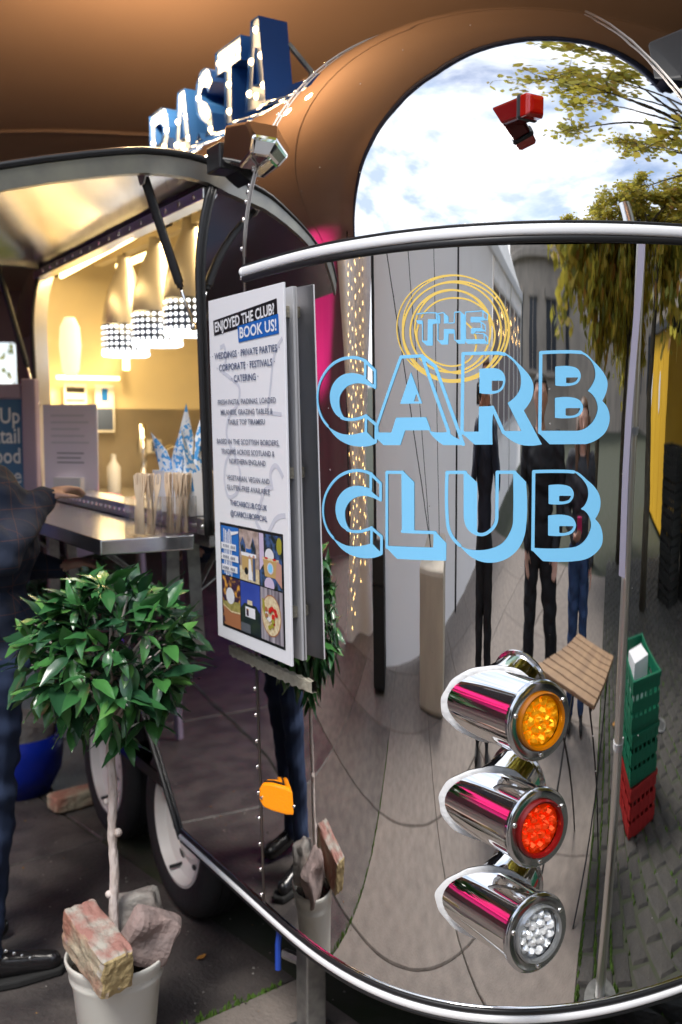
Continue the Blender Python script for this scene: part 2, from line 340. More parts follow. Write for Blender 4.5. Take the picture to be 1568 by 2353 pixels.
def pix_hit(px, py):
    d = pix_ray(px, py); o = np.array([0, 0, CAM_Z]); g = lambda t: capF(*W2T(o + t * d))
    t = 1.5
    while t < 5:
        if g(t + .01) < 0:
            lo, hi = t, t + .01
            for _ in range(26):
                m = (lo + hi) / 2
                if g(m) < 0: hi = m
                else: lo = m
            return W2T(o + lo * d)
        t += .01
TS_E, TS_T, TS_S = even_t(360)
def to_uz(p):
    hw, D, n = sec(p[2]); c = (YC - p[1]) / hw
    t = math.atan2((max(p[0], 0) / D) ** (n / 2), math.copysign(abs(c) ** (n / 2), c)); return (float(np.interp(t, TS_T, TS_S)), p[2])
def from_uz(u, z, off): return cap_pt(float(np.interp(u, TS_S, TS_T)), z, off)
TROT = TH - math.pi / 2

# ================================================================== THE SETTING
m = MB(); m.box((-200, -200, -.3), (200, 200, -.012)); tag(m.build('ground', 'ground_m'), 'dark mossy ground under the paving', kind='structure')
G0 = np.array([.87, 1.57]); E1 = np.array([.64, -.768]); E2 = np.array([.768, .64])
def gp(u, v, z=0): p = G0 + u * E1 + v * E2; return (p[0], p[1], z)
paving = empty('paving'); tag(paving, 'large concrete paving slabs under and around the trailer', kind='structure')
SLAB_M = {}
def slab_mesh(wd, ln, mt):
    k = (round(wd, 2), round(ln, 2), mt)
    if k not in SLAB_M:
        b = MB(); c = .006; h = .05
        x, y = wd / 2, ln / 2
        lo = [(-x, -y, -h), (x, -y, -h), (x, y, -h), (-x, y, -h)]; md = [(-x, -y, -c), (x, -y, -c), (x, y, -c), (-x, y, -c)]; tp = [(-x + c, -y + c, 0), (x - c, -y + c, 0), (x - c, y - c, 0), (-x + c, y - c, 0)]
        b.add(lo + md + tp, [(i, (i + 1) % 4, 4 + (i + 1) % 4, 4 + i) for i in range(4)] + [(4 + i, 4 + (i + 1) % 4, 8 + (i + 1) % 4, 8 + i) for i in range(4)] + [(8, 9, 10, 11)])
        SLAB_M[k] = b.mesh('slab', mt)
    return SLAB_M[k]
ang_e = math.atan2(E1[1], E1[0])
us = [-1.559 + 1.25 * k for k in range(-5, 6)]; vs_ = [0, -.92, -1.84, -2.76, -3.68, -4.6, -5.52, -6.44]
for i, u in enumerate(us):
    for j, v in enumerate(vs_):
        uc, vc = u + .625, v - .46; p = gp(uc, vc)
        wet_shade = p[1] > 2.35 + .25 * math.sin(3 * p[0]); mt = ('wet_shade_slab', 'wet_shade_slab2')[(i + j) % 2] if p[1] > 3.1 or (wet_shade and p[0] > -1.2) else 'mid_slab' if p[1] > 1.7 and p[0] < -.6 else ('concrete', 'concrete2')[(i * 3 + j) % 2]  # darker slabs here carry both wetness and painted-in shade
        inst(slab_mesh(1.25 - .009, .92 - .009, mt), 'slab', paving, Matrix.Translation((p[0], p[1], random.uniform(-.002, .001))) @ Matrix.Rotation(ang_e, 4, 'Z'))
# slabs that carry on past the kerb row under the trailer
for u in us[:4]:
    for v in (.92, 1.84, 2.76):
        p = gp(u + .625, v - .46); inst(slab_mesh(1.241, .911, 'wet_shade_slab'), 'slab', paving, Matrix.Translation((p[0], p[1], 0)) @ Matrix.Rotation(ang_e, 4, 'Z'))
def sett_mesh(l, wd, mt, sd):
    r = random.Random(sd); b = MB(); h = .06; c = .014
    q = [(-l / 2, -wd / 2), (l / 2, -wd / 2), (l / 2, wd / 2), (-l / 2, wd / 2)]; q = [(x * .97 + r.uniform(-.012, .012), y * .97 + r.uniform(-.010, .010)) for x, y in q]
    tp = [(x * (1 - 2 * c / l), y * (1 - 2 * c / wd), r.uniform(-.003, .005)) for x, y in q]
    b.add([(x, y, -h) for x, y in q] + [(x, y, -c) for x, y in q] + tp + [(0, 0, .007)], [(i, (i + 1) % 4, 4 + (i + 1) % 4, 4 + i) for i in range(4)] + [(4 + i, 4 + (i + 1) % 4, 8 + (i + 1) % 4, 8 + i) for i in range(4)] + [(8 + i, 8 + (i + 1) % 4, 12) for i in range(4)])
    return b
SETT = [sett_mesh(.185, .118, mt, k).mesh('sett', mt) for k, mt in enumerate(('sett_a', 'sett_b', 'sett_a', 'sett_b', 'sett_b'))]
setts = empty('cobbled_road'); tag(setts, 'grey cobbled road of square stone setts with mossy joints', kind='structure')
far = MB()
for i in range(40):
    for j in range(34):
        v = .075 + j * .13; u = -1.2 + i * .2 + (.1 if j % 2 else 0) + random.uniform(-.008, .008) - .05 * math.sin(v * 3.0)
        if u < -.9: continue
        p = gp(u, v, random.uniform(-.006, .004)); rot = ang_e + random.uniform(-.05, .05) + .12 * math.cos(v * 3)
        mm = Matrix.Translation(p) @ Matrix.Rotation(rot, 4, 'Z')
        if i < 21 and j < 15: inst(SETT[(i * 7 + j * 3) % 5], 'sett', setts, mm)
        else:
            b = sett_mesh(.185, .118, 'sett_a', i * 50 + j); far.mi = random.choice((0, 1)); far.add([mm @ Vector(q) for q in b.v], b.f)
tag(far.build('sett_field', ['sett_a', 'sett_b'], setts), kind='stuff')
# moss in the joint in front of the jack leg
b = MB()
for k in range(420):
    v = random.uniform(-2.6, -.05); u = -1.559 + random.gauss(0, .006); p = gp(u, v, .0); hgt = random.uniform(.004, .016) * (1.5 if -.9 < v < -.2 else .8); a = random.uniform(0, 6.3); rr = random.uniform(.004, .011)
    b.add([(p[0] + rr * math.cos(a + t), p[1] + rr * math.sin(a + t), -.006) for t in (0, 2.1, 4.2)] + [(p[0] + random.uniform(-.006, .006), p[1] + random.uniform(-.006, .006), hgt)], [(0, 1, 3), (1, 2, 3), (2, 0, 3)])
for k in range(1800):
    v = random.uniform(0, 1.9) if k % 2 else random.uniform(0, .28); u = random.uniform(-.8, 3); v = .01 + .13 * round(v / .13) + random.gauss(0, .007)
    if v > .3 and random.random() > .55 * max(0, math.sin(u * 4 + v * 9)) + .25: continue
    p = gp(u, v); a = random.uniform(0, 6.3); rr = random.uniform(.006, .02)
    b.add([(p[0] + rr * math.cos(a + t), p[1] + rr * math.sin(a + t), -.012) for t in (0, 2.1, 4.2)] + [(p[0], p[1], .008)], [(0, 1, 3), (1, 2, 3), (2, 0, 3)])
tag(b.build('moss', 'moss'), 'green moss growing along the paving joints', 'moss', kind='stuff')
dr = MB(); dr.lathe([(.0, .004), (.07, .004), (.075, .006), (.095, .006), (.098, 0)], 28)
for k in range(-3, 4): dr.box((-.055, k * .018 - .003, .005), (.055, k * .018 + .003, .010))
tag(dr.build('drain_cover', 'galv', loc=(3.3, .95, .004)), 'small round metal drain cover set in the cobbles', 'drain')
# ---- dead leaves on the paving
lm = MB(); lm.grid([[(x, y * (1 - abs(x) ** 1.6 * .9), .012 * x * x * 9 + .15 * abs(y)) for y in (-.5, -.25, 0, .25, .5)] for x in (-1, -.6, -.2, .2, .6, 1)]); LEAFM = lm.mesh('dead_leaf', 'leaf_dead', True)
for k, (x, y, s_, a, lb) in enumerate([(.02, 2.20, .035, .4, 'brown curled leaf on the ground just right of the jack leg'), (.23, 2.17, .04, 2.2, 'orange brown leaf under the white lower rail of the trailer'), (.72, 2.05, .04, 1.1, 'dry leaf on the ground at the bottom right edge'), (-.42, 2.86, .02, .9, 'small brown leaf below the trailer wheel'), (3.1, .4, .05, 2., 'yellowed leaf on the cobbles beside the drain cover'), (2.6, .1, .05, .3, 'fallen leaf on the cobbles in front of the crates')]):
    o = inst(LEAFM, 'fallen_leaf', None, Matrix.Translation((x, y, .006)) @ Matrix.Rotation(a, 4, 'Z') @ Matrix.Scale(s_, 4)); tag(o, lb, 'leaf', 'fallen leaves')

g = MB()
for k in range(420):
    x, y = random.uniform(-1.6, .3), random.uniform(2.1, 4.2); r_ = random.uniform(.0015, .0055); a = random.uniform(0, 6)
    g.mi = random.choice((0, 0, 1, 2)); g.add([(x + r_ * math.cos(a + t), y + r_ * math.sin(a + t), .001) for t in (0, 2.1, 4.2)] + [(x, y, .001 + r_ * .8)], [(0, 1, 3), (1, 2, 3), (2, 0, 3)])
tag(g.build('grit', ['stone_grey', 'soil', 'leaf_dead']), 'fine grit and crumbs of leaf scattered on the paving', 'grit', kind='stuff')

# ---- the brown stretch tent over the trailer
EDGE = [(-8.5, 1.35), (-4.8, 1.68), (-3.0, 1.9), (-2.0, 2.02), (-1.1, 2.16), (-.5, 2.3), (0, 2.47), (.35, 2.66), (.62, 2.77), (.85, 2.80), (1.07, 2.73), (1.45, 2.5)]
ex = [p[0] for p in EDGE]; ey = [p[1] for p in EDGE]
def can_z(x, y):
    z = 3.60 - .62 * (1 - math.exp(-max(0, y - 2.3) / 1.3)) - .03 * max(0, y - 4.5) - .035 * max(0, -x - 1.5)
    return z + .05 * math.sin(1.3 * x + .6 * y) + .03 * math.sin(2.1 * y - .9 * x) - .10 * max(0, 1 - abs(y - np.interp(x, ex, ey)) / .5) * .4
tent = empty('stretch_tent', (0, 0, 0)); tag(tent, 'brown fabric canopy stretched over the trailer, lit orange by the sign letters', 'tent')
m = MB(); xs = np.linspace(-8.5, 1.45, 90); rows = []
for a in np.linspace(0, 1, 60) ** 1.2:
    rows.append([(x, float(np.interp(x, ex, ey)) * (1 - a) + 9.6 * a + .0, can_z(x, float(np.interp(x, ex, ey)) * (1 - a) + 9.6 * a)) for x in xs])
m.grid(rows); cano = m.build('canopy', 'canopy_m', tent, True)
sol = cano.modifiers.new('solid', 'SOLIDIFY'); sol.thickness = .006; sol.offset = 1
m = MB(); pts = [(float(x), float(np.interp(x, ex, ey)) + .0, can_z(x, float(np.interp(x, ex, ey))) - .01) for x in np.linspace(-8.5, 1.45, 70)]
m.grid([[(p[0], p[1] - .03, p[2] + .035) for p in pts], [(p[0], p[1] - .035, p[2] - .02) for p in pts], [(p[0], p[1] + .03, p[2] - .018) for p in pts], [(p[0], p[1] + .035, p[2] + .0) for p in pts]]); m.build('front_hem', 'hem', tent, True)
m = MB(); ed = [(1.45, float(y), can_z(1.45, float(y))) for y in np.linspace(2.5, 9.6, 30)]
m.grid([[(p[0] + .03, p[1], p[2] + .035) for p in ed], [(p[0] + .035, p[1], p[2] - .05) for p in ed], [(p[0] - .09, p[1], p[2] - .045) for p in ed], [(p[0] - .1, p[1], p[2]) for p in ed]]); m.build('side_hem', 'hem', tent, True)
for yy in (3.4, 5.2, 6.6):                                   # sewn seams of the fabric
    m = MB(); m.tube([(float(x), yy + .25 * x * .3, can_z(x, yy + .25 * x * .3) - .012) for x in np.linspace(-8, 1.2, 60)], .008, 5); m.build('fabric_seam', 'canopy_m', tent)
def curtain(name, p0, p1, z0, z1, mt, parent, amp=.05, n=60, fold=7.):
    m = MB(); p0, p1 = np.array(p0), np.array(p1); L = np.linalg.norm(p1 - p0); d = (p1 - p0) / L; nn = np.array([-d[1], d[0]])
    rows = []
    for z in np.linspace(0, 1, 7):
        r = []
        for s_ in np.linspace(0, L, n):
            q = p0 + d * s_ + nn * amp * math.sin(fold * s_ + .6 * math.sin(1.7 * s_)) * (.6 + .4 * (1 - z)); zz = z0 + (((z1(q) if callable(z1) else z1)) - z0) * z; r.append((q[0], q[1], zz))
        rows.append(r)
    m.grid(rows); return m.build(name, mt, parent, True)
ztop = lambda q: can_z(q[0], q[1]) - .02
curtain('side_wall', (-7.6, 1.5), (-7.6, 9.4), 0, ztop, 'tent_wall', tent, n=90)
curtain('back_wall', (-2.35, 9.3), (1.4, 9.3), 0, ztop, 'tent_wall', tent)
curtain('back_wall', (-7.6, 9.3), (-4.9, 9.3), 0, ztop, 'tent_wall', tent)
m = MB(); m.grid([[(-4.9, 9.3, 2.35), (-2.35, 9.3, 2.35)], [(-4.9, 9.3, 3.2), (-2.35, 9.3, 3.2)]]); m.build('valance', 'tent_wall', tent)
for x, y in ((-4.6, 2.0), (-6.8, 6.5), (1.3, 6.8)):
    m = MB(); m.tube([(x, y, 0), (x, y, can_z(x, y) - .02)], .03, 10); m.lathe([(.09, 0), (.09, .01), (.035, .03)], 16, Matrix.Translation((x, y, 0)), cap0=True); m.build('tent_pole', 'dark_metal', tent, 'auto')
# cream drapes tied back at the tent entrance, with fairy lights
dp = MB()
for k in range(60):
    pass
rows = []
for z in np.linspace(0, 3.1, 26):
    wz = .26 + .22 * abs(z - 1.1) ** 1.2
    rows.append([(-4.35 + .14 * math.sin(9 * a) * wz * 1.3, 1.55 + (a - .5) * wz * 2.6, z) for a in np.linspace(0, 1, 40)])
dp.grid(rows); tag(dp.build('tent_drape', 'paper', None, True), 'cream gathered drape hanging at the tent entrance', 'drape')
fl = empty('fairy_light_string', (-4.1, 1.62, 0)); tag(fl, 'golden fairy lights hanging over the cream drape', 'fairy lights')
wm = MB(); bm_ = MB()
for s_ in range(7):
    y0 = random.uniform(-.32, .32); x0 = .05 + .03 * s_; pts = [(x0 + .02 * math.sin(z * 3 + s_), y0 + .04 * math.sin(2 * z + s_), z) for z in np.linspace(.15 + .1 * s_, 2.95, 24)]
    wm.tube(pts, .002, 4)
    for p in pts: bm_.sphere((p[0] + .008, p[1], p[2]), .0075, 6, 4)
wm.build('wire', 'wire', fl); tag(bm_.build('fairy_bulb', 'fairy', fl), kind='stuff')
# pink uplighter and violet tube lights inside the tent
def uplighter(loc, aim, label, power, size=R(48)):
    e = empty('stage_light', loc); tag(e, label, 'light'); d = (Vector(aim) - Vector(loc)).normalized(); q = d.to_track_quat('Z', 'Y').to_matrix().to_4x4()
    m = MB(); mm = Matrix.Translation((0, 0, .17)) @ q
    m.lathe([(.05, -.12), (.085, -.10), (.095, .08), (.085, .085), (.082, .06)], 20, mm, cap0=True); m.build('housing', 'black_case', e, 'auto')
    m = MB(); m.lathe([(.0, .066), (.082, .066)], 20, mm); m.build('lens', 'pink_flood', e)
    m = MB(); m.box((-.11, -.04, 0), (.11, .04, .015)); m.obox((-.108, 0, .01), (-.108, 0, .19), .01, .04, (0, 1, 0)); m.obox((.108, 0, .01), (.108, 0, .19), .01, .04, (0, 1, 0)); m.build('yoke', 'black_case', e)
    l = bpy.data.lights.new('pink_spot', 'SPOT'); l.energy = power; l.color = (1, .03, .42); l.spot_size = size; l.spot_blend = .6; l.shadow_soft_size = .08
    o = bpy.data.objects.new('pink_spot', l); link(o, e); o.matrix_local = Matrix.Translation((0, 0, .17)) @ d.to_track_quat('-Z', 'Y').to_matrix().to_4x4() @ Matrix.Translation((0, 0, -.09))
uplighter((-5.9, 3.4, 0), (-7.4, 3.7, 2.7), 'black stage light on the tent floor throwing pink light up the wall', 800)
uplighter((-5.6, 4.3, 0), (-5.0, 3.8, 3.3), 'black stage light near the tent entrance throwing pink light on the canopy', 700)
for k, (x, y, h0, h1, lb) in enumerate([(-6.3, 5.2, .9, 2.1, 'violet light tube standing against the tent wall'), (-6.0, 6.2, .8, 1.7, 'shorter violet light tube deeper inside the tent')]):
    e = empty('light_tube', (x, y, 0)); tag(e, lb, 'light tube'); m = MB(); m.tube([(0, 0, h0), (0, 0, h1)], .022, 8); m.build('tube', 'violet_tube', e, True)
    m = MB(); m.tube([(0, 0, 0), (0, 0, h0)], .012, 6); m.lathe([(.12, 0), (.12, .012), (.015, .02)], 14, cap0=True); m.build('stand', 'black_case', e)

# ---- white marquee behind the camera
MQ = np.array([-1.1, -3.4]); MD = np.array([.454, -.891]); MN = np.array([-.891, -.454])
def mq(s_, dpt, z): p = MQ + MD * s_ + MN * dpt; return (p[0], p[1], z)
marq = empty('marquee', mq(-5, 0, 0)); marq.matrix_world = Matrix.Identity(4); tag(marq, 'long white event marquee with clear windows behind the camera', 'marquee')
EAVE = 2.75; s0, s1 = -5.0, 11.0
def mwall(s_a, s_b, z0, z1, mt, dp_=.0, nm='wall_panel'):
    m = MB(); rows = []
    for z in np.linspace(z0, z1, 8):
        rows.append([mq(s_, dp_ + .03 * math.sin(5 * s_ + 1.2 * math.sin(2 * s_)) * math.sin(math.pi * (z - z0) / (z1 - z0 + .3)), z) for s_ in np.linspace(s_a, s_b, 40)])
    m.grid(rows); return m.build(nm, mt, marq, True)
for k in range(4):
    a, b_ = s0 + 4 * k, s0 + 4 * (k + 1)
    if k < 2: mwall(a + .05, b_ - .05, .02, EAVE, 'marquee')
    else:
        mwall(a + .05, b_ - .05, .02, .9, 'marquee')
        for q in range(3):
            c0, c1 = a + .1 + q * 1.3, a + .1 + q * 1.3 + 1.2
            m = MB(); m.add([mq(c0, .05, .9), mq(c1, .05, .9), mq(c1, .05, 2.5), mq(c0, .05, 2.5)], [(0, 1, 2, 3)]); wd = m.build('window', 'window_clear', marq)
            m = MB()
            for (p, q_) in (((c0, .9), (c1, .9)), ((c1, .9), (c1, 2.5)), ((c1, 2.5), (c0, 2.5)), ((c0, 2.5), (c0, .9))): m.obox(mq(p[0], .02, p[1]), mq(q_[0], .02, q_[1]), .05, .06)
            m.build('window_frame', 'white_paint', wd)
        mwall(a + .05, b_ - .05, 2.5, EAVE, 'marquee')
for k in range(5):
    m = MB(); m.obox(mq(s0 + 4 * k, -.02, 0), mq(s0 + 4 * k, -.02, EAVE), .09, .07); m.build('post', 'black_case' if k < 2 else 'alu', marq)
m = MB(); m.obox(mq(s0 - .2, -.06, EAVE + .05), mq(s1, -.06, EAVE + .05), .16, .16); m.build('gutter', 'white_paint', marq, bevel=.02)
m = MB(); ridge = 4.6
m.grid([[mq(s_, -.1, EAVE + .1) for s_ in np.linspace(s0, s1, 30)], [mq(s_, 1.5, EAVE + .85 + .08 * math.sin(3 * s_)) for s_ in np.linspace(s0 + .5, s1 - .5, 30)], [mq(s_, 3.5, ridge) for s_ in np.linspace(s0 + 2.2, s1 - 2.2, 30)], [mq(s_, 7, EAVE + .1) for s_ in np.linspace(s0, s1, 30)]])
m.add([mq(s0, -.1, EAVE + .1), mq(s0 + 2.2, 3.5, ridge), mq(s0, 7, EAVE + .1)], [(0, 1, 2)]); m.add([mq(s1, -.1, EAVE + .1), mq(s1 - 2.2, 3.5, ridge), mq(s1, 7, EAVE + .1)], [(0, 1, 2)]); m.build('roof', 'marquee_roof', marq, True)
m = MB(); rows = [[mq(s0 + .03 * math.sin(6 * d_), d_, z) for d_ in np.linspace(.05, 7, 40)] for z in np.linspace(.02, EAVE, 6)]; m.grid(rows); m.build('end_wall', 'marquee', marq, True)
m = MB()
for k in range(26): m.sphere(mq(s0 + 8.4 + k * .27, -.09, 2.35 - .35 * abs(math.sin(k * .7))), .013, 6, 4)
tag(m.build('fairy_bulb', 'fairy', marq), kind='stuff')
# ballast block, guy ropes and black flight case in front of it
cb = MB(); cb.box((-.42, -.55, 0), (.42, .55, .74)); o = cb.build('concrete_block', 'block_c', bevel=.03, loc=(-1.72, -.62, 0), rz=R(-25)); tag(o, 'pale concrete ballast block holding down the marquee ropes', 'concrete block')
for k, (p, q, lb) in enumerate([(mq(-3.9, -.1, 2.8), (-1.85, -.55, .74), 'black guy rope running down to the middle of the concrete block'), (mq(-4.9, -.12, 2.8), (-1.60, -.35, .74), 'black guy rope from the marquee corner post to the concrete block'), (mq(-2.6, -.1, 2.8), (-1.62, -.85, .74), 'guy rope on the far side of the concrete block')]):
    m = MB(); m.tube([p, q], .012, 6); tag(m.build('guy_rope', 'rope_black'), lb, 'rope', 'marquee guy ropes')
fc = empty('flight_case', (-3.05, 1.02, 0), R(30)); tag(fc, 'tall black flight case standing at the marquee corner', 'case')
m = MB(); m.box((-.22, -.2, .03), (.22, .2, .78)); m.build('body', 'black_case', fc, bevel=.015)
m = MB(); m.box((-.225, -.205, .60), (.225, .205, .615)); m.build('edge_trim', 'dark_metal', fc)
# ---- pale tent pole close to the trailer's right corner, with a lilac strap and cable ties
tp = empty('steel_pole', (1.0, 1.66, 0)); tag(tp, 'galvanised steel pole standing close to the trailer rear with a lilac strap', 'pole')
m = MB(); m.tube([(0, 0, 0), (0, 0, 2.36)], .03, 20); m.build('tube', 'brushed', tp, 'auto')
m = MB(); m.lathe([(.10, 0), (.10, .01), (.034, .012)], 20, cap0=True); m.build('foot_plate', 'galv', tp)
for z in (.72, 1.55): m = MB(); m.lathe([(.031, z), (.035, z), (.035, z + .02), (.031, z + .02)], 14); m.box((.03, -.006, z + .002), (.055, .006, z + .018)); m.build('cable_tie', 'white_paint', tp)
m = MB(); m.grid([[(-.05 - .045 * (1 - z / 2.1) ** .5 + .01 * math.sin(4 * z), .01 + a * .05 + .01 * math.sin(7 * z), z) for a in (0, .5, 1)] for z in np.linspace(1.2, 2.2, 20)]); m.build('strap', 'strap_lilac', tp, True)
# ---- stone building with a green roof, far behind
bd = empty('stone_building', (9.5, -27, 0), R(-70)); tag(bd, 'old grey stone building with rounded corner and green copper roof', 'building')
def arc_wall(r, z0, z1, n=40): return [[(r * math.cos(a), r * math.sin(a), z) for a in np.linspace(0, 2 * math.pi, n)] for z in np.linspace(z0, z1, 3)]
m = MB(); m.grid(arc_wall(5, 0, 9)); m.box((-3.5, 3, 0), (4.5, 22, 9.0)); m.build('wall', 'build_stone', bd, 'auto')
m = MB(); m.lathe([(5.3, 9), (5.3, 9.5), (4.9, 9.8), (4.2, 11.4), (2.6, 12.9), (.5, 13.6), (.15, 15)], 32); m.build('roof', 'copper_green', bd, 'auto')
m = MB(); m.prism([(-4, 9), (5, 9), (.5, 12)], 20, lambda u, v, w_: (u, 3 + w_, v)); m.build('roof', 'slate', bd)
for zz in (4.4, 8.6): m = MB(); m.lathe([(5.0, zz), (5.25, zz + .1), (5.25, zz + .3), (5.0, zz + .4)], 32); m.build('cornice', 'build_stone', bd)
for k in range(16):
    for zz in (1.6, 5.6):
        a = k * 2 * math.pi / 16; mm = Matrix.Rotation(a, 4, 'Z'); m = MB(); m.box((4.9, -.45, zz), (5.03, .45, zz + 1.9), mm); wn = m.build('window', 'build_dark', bd)
        m = MB(); m.box((4.95, -.6, zz - .15), (5.15, .6, zz), mm); m.box((5.0, -.03, zz), (5.06, .03, zz + 1.9), mm); m.box((4.95, -.6, zz + 1.9), (5.15, .6, zz + 2.1), mm); m.build('sill', 'build_stone', wn)
for k in range(6):
    for zz in (1.6, 5.6): m = MB(); m.box((4.45, 7 + k * 2.4, zz), (4.53, 8 + k * 2.4, zz + 1.9)); m.build('window', 'build_dark', bd)
# long tenement on the right so the street does not end in nothing
t2 = empty('tenement_block', (22, 2, 0), R(12)); tag(t2, 'plain sandstone tenement block beyond the yellow kiosk', 'building')
m = MB(); m.box((0, -22, 0), (8, 22, 10)); m.build('wall', 'build_stone', t2); m = MB(); m.prism([(-.4, 10), (8.4, 10), (4, 13)], 44.4, lambda u, v, w_: (u, -22.2 + w_, v)); m.build('roof', 'slate', t2)
for k in range(14):
    for zz in (1.2, 4.4, 7.4): m = MB(); m.box((-.04, -20.5 + k * 3, zz), (.1, -19.4 + k * 3, zz + 1.8)); m.build('window', 'build_dark', t2)
# ---- yellow kiosk
yk = empty('yellow_kiosk', (9.6, -3.1, 0), R(38)); tag(yk, 'bright yellow kiosk with folding panels and white oval signs', 'kiosk')
for k in range(4): m = MB(); m.box((0, -1.6 + k * .8, .05), (.06, -.82 + k * .8, 2.25)); m.build('panel', 'yellow_hut', yk, bevel=.01)
m = MB(); m.box((.06, -1.6, .05), (2.2, 1.58, 2.2)); m.build('body', 'yellow_hut', yk); m = MB(); m.box((-.1, -1.7, 2.25), (2.3, 1.7, 2.36)); m.build('roof', 'charcoal', yk)
for k in (-1.2, .4): m = MB(); m.lathe([(0, 0), (.16, 0)], 20, Matrix.Translation((-.012, k, 1.55)) @ Matrix.Rotation(-math.pi / 2, 4, 'Y') @ Matrix.Diagonal((1.5, .8, 1, 1))); m.build('oval_sign', 'white_paint', yk)
# ---- crates
def crate_mesh(w_, d_, h, name, mt):
    b = MB(); t = .012
    b.box((-w_ / 2, -d_ / 2, 0), (w_ / 2, d_ / 2, .015))
    for sx in (-1, 1):
        for z0, z1 in ((.015, h * .30), (h * .38, h * .62), (h * .72, h)): b.box((sx * w_ / 2 - t / 2, -d_ / 2, z0), (sx * w_ / 2 + t / 2, d_ / 2, z1))
        for k in range(5): y = -d_ / 2 + (k + .5) * d_ / 5; b.box((sx * w_ / 2 - t * .8, y - .01, .015), (sx * w_ / 2 + t * .8, y + .01, h - .002))
    for sy in (-1, 1):
        for z0, z1 in ((.015, h * .30), (h * .38, h * .62), (h * .72, h)): b.box((-w_ / 2, sy * d_ / 2 - t / 2, z0), (w_ / 2, sy * d_ / 2 + t / 2, z1 - .001))
        for k in range(6): x = -w_ / 2 + (k + .5) * w_ / 6; b.box((x - .01, sy * d_ / 2 - t * .8, .016), (x + .01, sy * d_ / 2 + t * .8, h - .003))
    b.box((-w_ / 2 - .012, -d_ / 2 - .012, h - .02), (-w_ / 2 + .008, d_ / 2 + .012, h)); b.box((w_ / 2 - .008, -d_ / 2 - .012, h - .02), (w_ / 2 + .012, d_ / 2 + .012, h))
    b.box((-w_ / 2, -d_ / 2 - .012, h - .019), (w_ / 2, -d_ / 2 + .008, h - .001)); b.box((-w_ / 2, d_ / 2 - .008, h - .019), (w_ / 2, d_ / 2 + .012, h - .001))
    return b.mesh(name, mt)
CR = {c: crate_mesh(.40, .60, .20, 'crate', 'crate_' + c) for c in ('black', 'green', 'red')}
for k, (c, lb) in enumerate([('red', 'red plastic crate at the bottom of the small stack'), ('green', 'green plastic crate in the middle of the small stack'), ('green', 'green plastic crate on top of the small stack with papers in it')]):
    tag(inst(CR[c], 'crate', None, Matrix.Translation((2.22, 1.0, (.202 * k))) @ Matrix.Rotation(R(25 + 3 * k), 4, 'Z')), lb, 'crate', 'crates stacked beside the road')
m = MB(); m.box((-.13, -.1, .02), (.13, .1, .20)); tag(m.build('paper_box', 'paper', loc=(2.2, 1.0, .42), rz=R(20)), 'white paper box standing in the top green crate', 'box')
ORD = ('bottom', 'second from the ground', 'third from the ground', 'third from the top', 'second from the top', 'topmost')
for st in range(3):
    for k in range(6): tag(inst(CR['black'], 'crate', None, Matrix.Translation((6.1 + .62 * st * .5, -.25 + .66 * st, (.202 * k))) @ Matrix.Rotation(R(20 + 4 * math.sin(k + st)), 4, 'Z')), 'black plastic crate, ' + ORD[k] + ' in the ' + ('stack nearest the yellow kiosk', 'middle stack of black crates', 'stack farthest from the kiosk')[st], 'crate', 'tall stacks of black crates')
# ---- folding slatted bistro table
bt = empty('bistro_table', (1.22, .83, 0), R(-28)); tag(bt, 'folding bistro table with wooden slats and thin black legs', 'table')
for k in range(8): m = MB(); m.box((-.31 + k * .0785, -.30, .69), (-.31 + k * .0785 + .066, .30, .708)); m.build('slat', 'slat_wood', bt, bevel=.004)
for sy in (-1, 1):
    m = MB(); m.tube([(-.29, sy * .24, 0), (.26, sy * .24, .68)], .009, 6); m.tube([(.29, sy * .22, 0), (-.26, sy * .22, .68)], .009, 6); m.obox((-.3, sy * .25, .68), (.3, sy * .25, .68), .015, .02); m.build('leg', 'black_case', bt)

